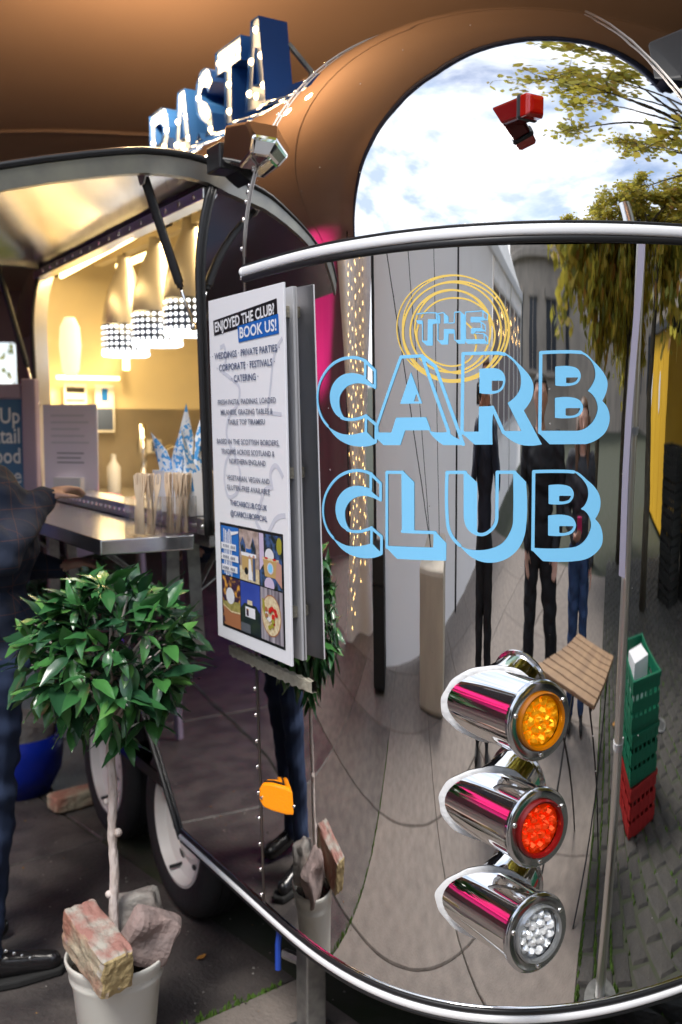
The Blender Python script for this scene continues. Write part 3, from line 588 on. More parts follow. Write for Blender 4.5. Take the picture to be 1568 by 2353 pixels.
# ---- trees
def tree(name, loc, h, cr, cz, n, label, mats=('tree_g', 'tree_y', 'tree_o', 'tree_d'), wts=(4, 4, 1, 2), ls=.10, cl=26, rxy=None, trunk_r=.14, sd=1, cat='tree'):
    r = random.Random(sd); t = empty(name, loc); tag(t, label, cat, 'street trees'); rxy = rxy or cr
    m = MB(); top = cz + cr * .4; pts = [(r.uniform(-.1, .1) * k, r.uniform(-.1, .1) * k, top * k / 6) for k in range(7)]; m.tube(pts, [trunk_r * (1 - .8 * k / 6) for k in range(7)], 10)
    clumps = []
    for k in range(cl):
        while True:
            d = Vector((r.uniform(-1, 1), r.uniform(-1, 1), r.uniform(-1, 1)))
            if .35 < d.length < 1: break
        c = Vector((d.x * rxy, d.y * rxy, cz + d.z * cr)); clumps.append((c, r.uniform(.22, .42) * cr * .9))
        s_ = Vector(pts[r.randint(3, 5)]); mid = s_.lerp(c, .5) + Vector((0, 0, .12 * cr)); m.tube([s_, mid, c], [trunk_r * .33, trunk_r * .18, .008], 5)
    twigs = []
    for c, rr in clumps:
        for q in range(7):
            d = Vector((r.gauss(0, 1), r.gauss(0, 1), r.gauss(.1, .7))).normalized() * rr * r.uniform(.7, 1.3); md = c + d * .5 + Vector((0, 0, .12 * rr)); e_ = c + d - Vector((0, 0, .10 * rr)); twigs.append((c, md, e_)); m.tube([c, md, e_], [.010, .006, .002], 4)
    m.build('trunk', 'bark_dark', t, True)
    f = MB()
    for k in range(n):
        c, md, e_ = twigs[k % len(twigs)]; u = r.uniform(.15, 1.05); p = (c.lerp(md, u * 2) if u < .5 else md.lerp(e_, u * 2 - 1)) + Vector((r.gauss(0, 1), r.gauss(0, 1), r.gauss(-.4, 1))) * ls * .75
        a = Vector((r.gauss(0, 1), r.gauss(0, 1), r.gauss(-.5, .8))).normalized(); b2 = a.cross(Vector((r.gauss(0, 1), r.gauss(0, 1), r.gauss(0, 1)))).normalized(); L = ls * r.uniform(.55, 1.25); W = L * .36
        f.mi = r.choices(range(4), wts)[0]
        f.add([p - a * L * .5, p - a * L * .1 + b2 * W, p + a * L * .25 + b2 * W * .7, p + a * L * .55, p + a * L * .25 - b2 * W * .7, p - a * L * .1 - b2 * W], [(0, 1, 2, 3, 4, 5)])
    f.build('crown', list(mats), t); return t
tree('autumn_tree', (5.3, -.9, 0), 8, 2.0, 4.0, 24000, 'autumn tree with yellow green leaves behind the black crates', sd=3, ls=.13, cl=46)
tree('autumn_tree', (4.3, -3.9, 0), 8, 1.7, 3.9, 16000, 'autumn tree with orange tinged crown beside the marquee', wts=(3, 5, 2, 2), sd=5, ls=.16, cl=34)
tree('autumn_tree', (5.7, -3.1, 0), 7, 1.6, 3.2, 14000, 'low spreading autumn tree between the marquee and the yellow kiosk', sd=21, ls=.13, cl=40, wts=(4, 5, 1, 1))
tree('autumn_tree', (9.2, 1.2, 0), 9, 2.9, 4.0, 16000, 'large yellowing tree beyond the black crates', wts=(3, 6, 1, 1), sd=8, ls=.22, cl=40)
tree('autumn_tree', (3.6, 2.6, 0), 8, 1.5, 5.0, 5200, 'tree whose branches hang over the trailer roof on the right', sd=11, ls=.12, cl=36, rxy=2.7, wts=(4, 3, 2, 2))
tree('autumn_tree', (4.4, 9.2, 0), 9, 3.0, 5.2, 7000, 'dark leafy tree behind the trailer at the upper right', wts=(3, 3, 0, 7), sd=13, ls=.16, cl=40)
tree('garden_shrub', (-5.9, 15.5, 0), 4, 1.5, 1.5, 5000, 'sunlit green shrub seen through the tent opening at the left edge', wts=(6, 2, 0, 2), sd=15, ls=.14, cl=26, rxy=3.2, trunk_r=.07, cat='shrub')
tree('garden_shrub', (-3.2, 14.5, 0), 4, 1.3, 1.2, 3000, 'dark green shrub behind the tent to the left of the trailer', wts=(4, 1, 0, 5), sd=16, ls=.14, cl=22, rxy=2, trunk_r=.07, cat='shrub')

# ================================================================== THE TRAILER
TR = empty('food_trailer', (OX, OY, 0), TROT); tag(TR, 'mirror polished silver food trailer with serving hatch open and blue logo on its rounded rear', 'food trailer')
ts = TS_E
m = MB(); m.grid([[cap_pt(t, z) for t in ts] for z in np.linspace(ZB, ZT - .002, 48)]); m.build('rear_panel', 'mirror', TR, True)
ph = np.linspace(0, math.pi / 2 - .004, 90); m = MB(); m.grid([[cap_pt(t, ZT + HD * math.sin(a) ** (2 / AP)) for t in ts] for a in ph]); m.build('rear_dome', 'mirror_dome', TR, True)
XF, X0, X1, ZS, ZH = -2.02, -.262, -1.95, 1.30, 2.235
def zb(x):
    if x > -.55: return ZB
    if x > -.93: return ZB + (-.55 - x) * 1.12
    if x > -1.72: return ZB + .38 * 1.12
    if x > -1.98: return ZB + (x + 1.98) / .26 * .4256
    return ZB
xs_ = sorted(set(list(np.linspace(XF, 0, 70)) + [-.55, -.93, -1.72, -1.98]))
m = MB(); m.grid([[(x, side_y(zb(x) + (ZS - zb(x)) * k), zb(x) + (ZS - zb(x)) * k) for k in np.linspace(0, 1, 14)] for x in xs_]); m.build('side_panel', 'mirror_wavy', TR, True)
zz_ = list(np.linspace(ZS, ZH, 24))
m = MB(); m.grid([[(x, side_y(z), z) for z in zz_] for x in np.linspace(X0, 0, 8)]); m.build('corner_panel', 'mirror_wavy', TR, True)
m = MB(); m.grid([[(x, side_y(z), z) for z in zz_] for x in np.linspace(XF, X1, 10)]); m.build('front_side_panel', 'mirror_wavy', TR, True)
def arch(n, off=0., z_l=ZH, full=True):
    a0 = math.asin(((z_l - ZT) / HD) ** (AP / 2)); P = []
    for a in np.linspace(a0, math.pi, n):
        q = math.sin(a) ** (2 / AP) if math.sin(a) > 0 else 0; z = ZT + HD * q; c = math.cos(a); k = math.copysign(abs(c) ** (2 / AP), c)
        P.append((YC - (HW0 + FL) * k * (1 - off / .95), ZT + (HD - off) * q))
    return P
AR = arch(70); AR += [(2 * YC - side_y(z), z) for z in np.linspace(ZT, ZB, 8)[1:]]
m = MB(); m.grid([[(x, y, z) for y, z in AR] for x in np.linspace(XF, 0, 12)]); m.build('roof', 'mirror_wavy', TR, True)
m = MB(); m.grid([[(XF - p[0], p[1], p[2]) for p in (cap_pt(t, z) for t in ts[::6])] for z in np.linspace(ZB, ZT, 4)]); m.grid([[(XF - p[0], p[1], p[2]) for p in (cap_pt(t, ZT + HD * math.sin(a) ** (2 / AP)) for t in ts[::6])] for a in ph[::6]]); m.build('front_cap', 'mirror_wavy', TR, True)
m = MB(); m.box((XF, .05, .40), (0, 2 * YC - .05, .44)); m.prism([(cap_pt(t, ZB)[0] * .95, YC + (cap_pt(t, ZB)[1] - YC) * .95) for t in ts[::12]], .03, lambda u, v, w_: (u, v, .37 + w_)); m.build('floor', 'dark_metal', TR)
for yy in (.35, 1.5): m = MB(); m.box((XF, yy, .28), (-.1, yy + .06, .40)); m.build('chassis_beam', 'galv', TR)
# wheel box behind the wheels
m = MB(); m.box((-1.98, .30, .3), (-.5, .32, .9)); m.box((-1.98, .02, .80), (-.5, .32, .82)); m.build('wheel_box', 'black_case', TR)
# interior lining
AL = arch(50, .05, 2.235); AL += [(2 * YC - side_y(z) - .05, z) for z in np.linspace(ZT, .44, 8)[1:]]
m = MB(); m.grid([[(x, y, z) for y, z in AL] for x in np.linspace(XF, -.05, 10)]); m.build('interior_lining', 'lining', TR, True)
inner = lambda p: (XF - p[0] * .95, YC + (p[1] - YC) * .948, p[2] - .045 * max(0, (p[2] - ZT) / HD))
m = MB(); m.grid([[inner(cap_pt(t, z)) for t in ts[::4]] for z in np.linspace(.44, ZT - .003, 6)] + [[inner(cap_pt(t, ZT + HD * math.sin(a) ** (2 / AP))) for t in ts[::4]] for a in ph[::4]]); m.build('interior_front', 'lining', TR, True)
m = MB(); poly = [(side_y(.44) + .05, .44), (side_y(1.3) + .05, 1.3), (side_y(ZT) + .05, ZT), (side_y(2.1) + .05, 2.1)] + AL
m.add([(-.05, y, z) for y, z in poly], [tuple(range(len(poly)))]); m.build('rear_partition', 'lining', TR)
m = MB(); m.grid([[(lambda p: (p[0] + .012, YC + (p[1] - YC) * .985, z))(inner(cap_pt(t, z))) for t in ts[::4]] for z in np.linspace(.9, 1.68, 4)]); m.build('splash_panel', 'backsplash', TR, True)
m = MB(); m.box((XF, 1.74, .9), (-.1, 1.76, 1.68)); m.build('splash_panel', 'backsplash', TR)
m = MB(); m.box((-2.1, 1.15, .44), (-.1, 1.73, 1.30)); m.build('rear_counter', 'steel', TR)
m = MB(); m.box((-2.1, .06, 1.22), (-.30, .50, 1.285)); m.prism([(-2.1, .06), (-2.1, 1.73), (-2.5, 1.6), (-2.66, 1.3), (-2.7, .9), (-2.66, .5), (-2.5, .22)], .055, lambda u, v, w_: (u, v, 1.225 + w_)); m.build('worktop', 'steel', TR)
m = MB()                                                       # ribs that arch over the ceiling
for x in (-1.97, -1.35, -.75): m.grid([[(x + dx, YC + (y - YC) * (1 - o_), z - o_ * .5) for y, z in AL[:50]] for dx, o_ in ((-.03, 0), (-.03, .02), (.03, .02), (.03, 0))])
m.build('ceiling_rib', 'lining', TR, True)
# opening frame
fr = [(X0, z) for z in np.linspace(ZS, ZH, 20)] + [(x, ZH) for x in np.linspace(X0, X1, 8)] + [(X1, z) for z in np.linspace(ZH, ZS, 20)]
m = MB(); m.grid([[(x, side_y(z) - .004, z), (x, side_y(z) + .055, z)] for x, z in fr]); m.build('opening_jamb', 'brushed', TR, 'auto')
m = MB(); m.tube([(x, side_y(z) - .006, z) for x, z in fr], .009, 8); m.build('opening_seal', 'black_rubber', TR, True)
m = MB(); m.box((X1, -.035, ZS), (X0, .07, ZS + .045)); m.build('sill_ledge', 'brushed', TR, bevel=.004)
hm = MB(); hm.sphere((0, 0, 0), .0075, 8, 5, (1, .35, 1)); HOLE = hm.mesh('rivet', 'chrome', True)
for k in range(34): inst(HOLE, 'rivet', TR, Matrix.Translation((X0 - .03 - k * .048, -.036, ZS + .022)))
# rub rails
def sweep(path, prof, name, mt, parent=TR):
    m = MB(); m.grid([[path(i, o_, dz) for o_, dz in prof] for i in range(path.n)]); return m.build(name, mt, parent, True)
class LowPath:
    n = 18 + 300
    tt = even_t(300)[0]
    def __call__(s, i, off, dz):
        z = .352 + dz
        if i < 18: x = -.548 + .548 * i / 18; return (x, side_y(z) - off, z)
        return cap_pt(s.tt[i - 18], max(z, ZB), off)[:2] + (z,)
class UpPath:
    n = 300
    tt = even_t(300)[0]
    def __call__(s, i, off, dz):
        z = 1.958 + dz; p = cap_pt(s.tt[i], min(z, ZT - .002), off, False); return (p[0], p[1], z + .03 * min(max(p[1], 0), .8))
half = lambda z0, z1, b: [(0, z0)] + [(b * math.sin(math.pi * k / 8) ** .45, z0 + (z1 - z0) * (1 - math.cos(math.pi * k / 8)) / 2) for k in range(1, 8)] + [(0, z1)]
lr = sweep(LowPath(), half(-.010, .008, .011), 'lower_rail', 'white_rubber'); sweep(LowPath(), half(.008, .021, .008), 'black_edge', 'black_rubber', lr); sweep(LowPath(), half(-.020, -.010, .008), 'black_edge', 'black_rubber', lr); sweep(LowPath(), half(.021, .024, .004), 'bright_edge', 'chrome', lr)
ur = sweep(UpPath(), half(-.003, .019, .009), 'upper_rail', 'white_rubber'); sweep(UpPath(), half(-.017, -.003, .007), 'black_edge', 'black_rubber', ur); sweep(UpPath(), half(.019, .025, .006), 'black_edge', 'black_rubber', ur)
m = MB(); m.sphere((-.002, -.046, 1.966), .011, 12, 8, (.6, .9, 1)); m.build('end_cap', 'white_rubber', ur, True)
m = MB(); m.tube([(x, side_y(zb(x)) - .006, zb(x) + .004) for x in np.linspace(-.55, -1.98, 60)], .008, 6); m.build('wheel_arch_trim', 'black_rubber', TR, True)
# seam between body and end cap, with rivets
m = MB(); zs = [z for z in np.linspace(ZB + .03, 2.2, 40)]; m.grid([[(-.004, side_y(z) - .001, z) for z in zs], [(-.0025, side_y(z) - .003, z) for z in zs], [(.0015, side_y(z) - .003, z) for z in zs], [(.005, side_y(z) - .001, z) for z in zs]]); m.build('corner_seam', 'seam_grey', TR, True)
m = MB(); m.tube([(0, y + (.003 if y > YC else -.003), z + .002) for y, z in arch(60, 0, 2.0)], .0022, 6); m.build('roof_seam', 'seam_grey', TR, True)
rv = MB(); rv.sphere((0, 0, 0), .0062, 10, 6, (1, .6, 1)); RIV = rv.mesh('rivet', 'chrome', True)
for k in range(28):
    z = ZB + .05 + k * .068; inst(RIV, 'rivet', TR, Matrix.Translation((-.014, side_y(z) - .002, z)))
for k in range(14):
    y, z = arch(60, 0, 2.0)[2 + k]; inst(RIV, 'rivet', TR, Matrix.Translation((-.016, y - .002, z)))
# far seam on the right of the dome
pts = [pix_hit(*q) for q in ((1344, 30), (1372, 44), (1400, 60), (1450, 98), (1504, 150), (1540, 190), (1568, 224), (1600, 275), (1640, 350))]
m = MB(); m.tube([(p[0] + .003, p[1], p[2] + .003) for p in pts if p], .0025, 6); m.build('dome_seam', 'seam_grey', TR, True)
e = pix_hit(1530, 150); m = MB(); m.box((-.05, -.01, -.02), (.05, .12, .085)); o = m.build('roof_bracket', 'black_case', TR, bevel=.006, loc=(e[0] - .02, e[1] + .03, e[2] - .01))
# corner hinge block
m = MB(); m.prism([(-.12, 2.25), (-.02, 2.215), (.045, 2.235), (.06, 2.27), (.02, 2.315), (-.10, 2.335)], .09, lambda u, v, w_: (u, -.045 + w_, v)); m.build('hinge_block', 'chrome', TR, bevel=.008)
m = MB(); m.box((-.20, -.05, 2.235), (-.12, .04, 2.30)); m.build('hinge_plate', 'black_rubber', TR, bevel=.004)
# ---- serving hatch, swung up
HP = [(.050, 2.262), (-.01, 2.283), (-.072, 2.291), (-.135, 2.291), (-.199, 2.287), (-.27, 2.274), (-.342, 2.258), (-.447, 2.232), (-.547, 2.204), (-.66, 2.165), (-.78, 2.115), (-.90, 2.05), (-.95, 2.015)]
HXA, HXB = -.25, -1.98
def off_prof(P, d): 
    o = []
    for i, p in enumerate(P):
        a = P[max(i - 1, 0)]; b_ = P[min(i + 1, len(P) - 1)]; t = np.array([b_[0] - a[0], b_[1] - a[1]]); t /= np.linalg.norm(t); n = np.array([t[1], -t[0]]); n = n if n[1] < 0 else -n; o.append((p[0] + n[0] * d, p[1] + n[1] * d))
    return o
hat = MB(); hat.grid([[(x, y, z) for y, z in HP] for x in np.linspace(HXA, HXB, 10)]); ho = hat.build('hatch', 'mirror_wavy', TR, True)
I1 = off_prof(HP, .042)
m = MB(); m.grid([[(x, y, z) for y, z in I1] for x in np.linspace(HXA - .03, HXB + .03, 24)]); m.build('inner_skin', 'hatch_inner', ho, True)
for x, sg in ((HXA, -1), (HXB, 1)):
    A, B_ = off_prof(HP, .010), off_prof(HP, .055); m = MB(); m.grid([[(x, y, z) for y, z in A], [(x, y, z) for y, z in B_], [(x + sg * .03, y, z) for y, z in B_], [(x + sg * .03, y, z) for y, z in A]]); m.build('end_frame', 'frame_grey', ho, 'auto')
    m = MB(); m.tube([(x, y, z + .004) for y, z in off_prof(HP, .004)], .009, 8); m.build('rubber_edge', 'black_rubber', ho, True)
m = MB(); m.box((HXB, -.03, 2.19), (HXA - .02, .02, 2.222)); m.build('hinge_strip', 'brushed', ho, bevel=.004)
for k in range(16): inst(HOLE, 'rivet', ho, Matrix.Translation((HXA - .08 - k * .1, -.031, 2.206)))
for xx, p0, p1 in ((-.3, (-.31, -.175, 2.235), (-.305, -.045, 1.86)), (-1.9, (-1.9, -.19, 2.225), (-1.90, -.045, 1.68))):
    p0, p1 = Vector(p0), Vector(p1); mid = p0.lerp(p1, .70); m = MB(); m.tube([p0, mid], .0125, 12); m.tube([mid, mid + (p1 - p0).normalized() * .012], .009, 10); st = m.build('gas_strut', 'black_rubber', TR, 'auto')
    m = MB(); m.tube([mid, p1], .005, 8); m.sphere(p1, .011, 8, 6); m.build('rod', 'chrome', st, True)
    m = MB(); m.prism([(-.045, .0), (.045, 0), (.012, -.05), (-.012, -.05)], .006, lambda u, v, w_: (xx + u, p0.y - .012 + w_, p0.z + .028 + v)); m.build('bracket', 'galv', st, bevel=.002)
# ---- serving shelf
sh = MB(); sh.box((-1.90, -.31, 1.258), (-.315, -.046, 1.300)); so_ = sh.build('serving_shelf', 'steel', TR, bevel=.004)
m = MB(); m.box((-.49, -.075, .92), (-.45, -.035, 1.258)); m.obox((-.47, -.055, 1.10), (-.40, -.26, 1.255), .02, .006); m.obox((-.47, -.055, 1.10), (-.62, -.24, 1.255), .02, .006); m.build('bracket', 'galv', so_, bevel=.003)
m = MB(); m.box((-1.72, -.075, .92), (-1.68, -.035, 1.258)); m.obox((-1.70, -.055, 1.10), (-1.62, -.26, 1.255), .02, .006); m.build('bracket', 'galv', so_, bevel=.003)
# ---- wheels
def wheel(x):
    R_ = .292; m = MB(); mm = Matrix.Translation((x, .145, R_)) @ Matrix.Rotation(math.pi / 2, 4, 'X')       # lathe axis -> -y
    m.lathe([(.188, .075), (.20, .083), (.235, .090), (.262, .086), (.280, .072), (.290, .055), (.292, .02), (.292, -.05), (.28, -.075), (.235, -.085), (.19, -.075)], 56, mm); ty = m.build('wheel', 'tyre', TR, 'auto')
    for dz in (-.045, -.015, .015, .045): m = MB(); m.lathe([(.2925, dz - .003), (.2932, dz), (.2925, dz + .003)], 56, mm); m.build('tread_groove', 'black_rubber', ty)
    m = MB(); m.lathe([(.190, .074), (.193, .082), (.183, .084), (.177, .070), (.172, .050), (.160, .046), (.150, .040), (.140, .030), (.128, .034), (.110, .040), (.085, .030), (.075, .030), (.050, .052), (.030, .055), (.0, .055)], 48, mm); rm = m.build('rim', 'rim_white', ty, 'auto')
    for k in range(8):
        a = k * math.pi / 4 + .3; m = MB(); m.lathe([(.0, 0), (.016, 0)], 14, mm @ Matrix.Rotation(a, 4, 'Z') @ Matrix.Translation((.137, 0, .0375)) @ Matrix.Diagonal((.62, 1.25, 1, 1))); m.build('slot', 'black_case', ty)
    for k in range(5): a = k * 2 * math.pi / 5; m = MB(); m.lathe([(.010, .030), (.010, .046), (.0, .048)], 6, mm @ Matrix.Rotation(a, 4, 'Z') @ Matrix.Translation((.06, 0, 0))); m.build('wheel_nut', 'galv', ty)
    m = MB(); m.tube([mm @ Vector((-.05, -.150, .042)), mm @ Vector((-.055, -.155, .085))], .006, 6); m.build('valve', 'black_rubber', ty)
wheel(-.755); wheel(-1.47)
m = MB(); m.tube([(-.755, .1, .292), (-.755, 1.7, .292)], .03, 8); m.tube([(-1.47, .1, .292), (-1.47, 1.7, .292)], .03, 8); m.build('axle', 'galv', TR)
# ---- jack leg
m = MB(); m.box((.03, .075, .0), (.088, .133, .36)); jl = m.build('jack_leg', 'galv', TR, bevel=.004)
m = MB(); m.tube([(.02, .095, .20), (-.035, .075, .20)], .014, 6); m.lathe([(.022, 0), (.022, .006)], 16, Matrix.Translation((.03, .10, .20)) @ Matrix.Rotation(-math.pi / 2, 4, 'Y'), cap0=True, cap1=True); m.build('bolt', 'galv', jl)
m = MB(); m.box((-.02, .03, .0), (.14, .18, .008)); m.build('foot_plate', 'galv', jl)
# ---- tail lights
def tail_light(y, z, gem, rim, xb=.806, r=.074):
    n = 48; C0 = []; 
    for k in range(n):
        a = 2 * math.pi * k / n; yy, zz = y + r * math.cos(a), z + r * math.sin(a); C0.append((cap_x(yy, zz) - .004, yy, zz))
    m = MB(); m.grid([[(c[0] + (xb - .012 - c[0]) * f_, c[1], c[2]) for c in C0] for f_ in np.linspace(0, 1, 6)], closed=True); hs = m.build('tail_light', 'chrome', TR, True)
    ax = Matrix(((0, 0, 1, 0), (1, 0, 0, 0), (0, 1, 0, 0), (0, 0, 0, 1)))       # lathe z -> trailer x
    mm = Matrix.Translation((xb - .012, y, z)) @ ax
    m = MB(); m.lathe([(r, .0), (r + .006, .002), (r + .0065, .008), (r + .003, .012), (.072, .0135), (.0595, .0135), (.0575, .010)], 64, mm); m.build('bezel', 'bezel', hs, 'auto')
    m = MB(); m.lathe([(.0585, .006), (.0585, .019), (.0555, .022), (.051, .0195), (.0495, .012)], 48, mm); m.build('lens_rim', rim, hs, 'auto')
    m = MB(); g = random.Random(int(z * 1000)); cells = [(0, 0)] + [(.0195 * math.cos(a), .0195 * math.sin(a)) for a in [k * math.pi / 3 for k in range(6)]] + [(.0385 * math.cos(a), .0385 * math.sin(a)) for a in [k * math.pi / 6 + .2 for k in range(12)]]
    m.lathe([(0, .006), (.053, .006)], 40, mm)
    for cx, cy in cells:
        a0 = g.uniform(0, 6); rr = .0112; ring = [(cx + rr * math.cos(a0 + k * math.pi / 4), cy + rr * math.sin(a0 + k * math.pi / 4), .0065 + g.uniform(0, .003)) for k in range(8)]
        in_ = [(cx + .0062 * math.cos(a0 + .3 + k * math.pi / 2), cy + .0062 * math.sin(a0 + .3 + k * math.pi / 2), .0125 + g.uniform(0, .0045)) for k in range(4)]
        vv = [mm @ Vector(p) for p in ring + in_ + [(cx + g.uniform(-.002, .002), cy + g.uniform(-.002, .002), .0175)]]
        fs = []
        for k in range(8): fs.append((k, (k + 1) % 8, 8 + k // 2))
        for k in range(4): fs.append((2 * k + 2 if k < 3 else 0, 8 + (k + 1) % 4, 8 + k)); fs.append((8 + k, 8 + (k + 1) % 4, 12))
        m.add(vv, fs)
    m.build('lens', gem, hs)
    for a in (R(30), R(163), R(272)):
        m = MB(); m.lathe([(.0055, .0135), (.005, .0165), (.002, .0175), (0, .0165)], 12, mm @ Matrix.Translation((.0665 * math.cos(a), .0665 * math.sin(a), 0))); m.build('screw', 'chrome', hs, True)
    S1, S2, S3 = [], [], []
    for k in range(96):
        a = 2 * math.pi * k / 96; wv = .0075 + .0012 * math.sin(5 * a + z * 9) + .0006 * math.sin(13 * a)
        for L_, q, of in ((S1, r - .001, .0045), (S2, r + wv * .7, .0045), (S3, r + wv, .0012)): yy, zz = y + q * math.cos(a), z + q * math.sin(a); L_.append((cap_x(yy, zz) + of, yy, zz))
    m = MB(); m.grid([S1, S2, S3], closed=True); m.build('sealant', 'sealant', hs, True)
tail_light(.187, 1.031, 'amber_gem', 'amber_rim'); tail_light(.189, .817, 'red_gem', 'red_rim'); tail_light(.190, .603, 'clear_gem', 'clear_rim')
for z, g_, r_ in ((1.031, 'amber_gem', 'amber_rim'), (.817, 'red_gem', 'red_rim'), (.603, 'clear_gem', 'clear_rim')): tail_light(2 * YC - .19, z, g_, r_)
# ---- red clearance light high on the dome
rx, ry, rz_ = .70, .233, 2.213
m = MB(); m.prism([(-.020, -.022), (.020, -.022), (.021, .020), (-.021, .020)], .10, lambda u, v, w_: (rx - .012 - .10 + w_, ry + u, rz_ + v)); cl = m.build('clearance_light', 'red_rim', TR, bevel=.006)
m = MB(); m.box((rx - .016, ry - .025, rz_ - .0255), (rx - .004, ry + .025, rz_ + .0235)); m.build('gasket', 'black_rubber', cl, bevel=.008)
m = MB(); m.grid([[(rx + dx, ry + u * sc, rz_ + v * sc) for u, v in ((-.022, -.0225), (.022, -.0225), (.022, .0205), (-.022, .0205))] for dx, sc in ((-.006, 1), (.010, 1), (.018, .80), (.019, .4))], closed=True); m.add([(rx + .019, ry + u * .4, rz_ + v * .4) for u, v in ((-.022, -.0225), (.022, -.0225), (.022, .0205), (-.022, .0205))], [(0, 1, 2, 3)]); m.build('lens', 'red_lens', cl, bevel=.003)
# ---- amber side marker on the corner seam
mk = MB(); c, s_ = math.cos(R(24)), math.sin(R(24)); ux, uy = (c, s_), (s_, -c)          # along, outward
def mkp(u, w_, v): return (.118 + ux[0] * u + uy[0] * w_, -.006 + ux[1] * u + uy[1] * w_, .694 + v)
pl = [(-.062, -.014), (-.050, -.032), (-.02, -.036), (.025, -.036), (.050, -.031), (.062, -.016), (.062, .016), (.050, .032), (.02, .037), (-.025, .037), (-.052, .032), (-.062, .015)]
mk.prism(pl, .011, lambda u, v, w_: mkp(u, w_ - .006, v)); mo = mk.build('side_marker', 'amber_side', TR, bevel=.003)
m = MB(); m.prism([(u * 1.0, v * 1.0) for u, v in pl], .003, lambda u, v, w_: mkp(u * 1.01, w_ + .005, v * 1.01)); m.build('gasket', 'black_rubber', mo)
m = MB(); m.prism([(u * .97, v * .95) for u, v in pl], .014, lambda u, v, w_: mkp(u, w_ + .008, v)); m.build('lens', 'amber_side', mo, bevel=.006)
for u in (-.05, .05): m = MB(); m.lathe([(.005, 0), (.004, .003), (0, .003)], 10, frame(mkp(u, .022, -.006), (ux[0], ux[1], 0), (0, 0, 1), (uy[0], uy[1], 0))); m.build('screw', 'chrome', mo)
# ---- logo decals: shapes drawn in surface coordinates, laid on the panel
def smooth_poly(P, closed=True, sub=5, corner=38):
    P = [np.array(p) for p in P]; n = len(P); T = []
    for i in range(n):
        a, b_ = P[(i - 1) % n], P[(i + 1) % n]; p = P[i]
        if not closed and (i == 0 or i == n - 1): T.append(None); continue
        d1, d2 = p - a, b_ - p; l1, l2 = np.linalg.norm(d1) + 1e-12, np.linalg.norm(d2) + 1e-12
        ang = math.degrees(math.acos(max(-1, min(1, float(d1 @ d2) / l1 / l2)))); T.append(None if ang > corner or max(l1, l2) / min(l1, l2) > 4.5 else (d1 / l1 + d2 / l2) / 2)
    out_ = []
    for i in range(n if closed else n - 1):
        a, b_ = P[i], P[(i + 1) % n]; L = np.linalg.norm(b_ - a); ta = T[i]; tb = T[(i + 1) % n]; ch = (b_ - a)
        if ta is None and tb is None: out_.append(a); continue
        m0 = ta * L if ta is not None else (2 * ch - tb * L) * .75 + ch * .25 ; m1 = tb * L if tb is not None else (2 * ch - ta * L) * .75 + ch * .25
        for k in range(sub):
            t = k / sub; out_.append((2 * t ** 3 - 3 * t * t + 1) * a + (t ** 3 - 2 * t * t + t) * m0 + (-2 * t ** 3 + 3 * t * t) * b_ + (t ** 3 - t * t) * m1)
    if not closed: out_.append(P[-1])
    return np.array(out_)
def seg_dist(X, Y, A, B_):
    ax, ay = A; dx, dy = B_[0] - ax, B_[1] - ay; L = dx * dx + dy * dy + 1e-18; t = np.clip(((X - ax) * dx + (Y - ay) * dy) / L, 0, 1); return np.hypot(X - ax - t * dx, Y - ay - t * dy)
def poly_sdf(X, Y, P):
    d = np.full(X.shape, 9.); ins = np.zeros(X.shape, bool); n = len(P)
    for i in range(n):
        A, B_ = P[i], P[(i + 1) % n]; d = np.minimum(d, seg_dist(X, Y, A, B_)); c1 = (A[1] > Y) != (B_[1] > Y)
        with np.errstate(divide='ignore', invalid='ignore'): ins ^= c1 & (X < (B_[0] - A[0]) * (Y - A[1]) / (B_[1] - A[1] + 1e-18) + A[0])
    return np.where(ins, -d, d)
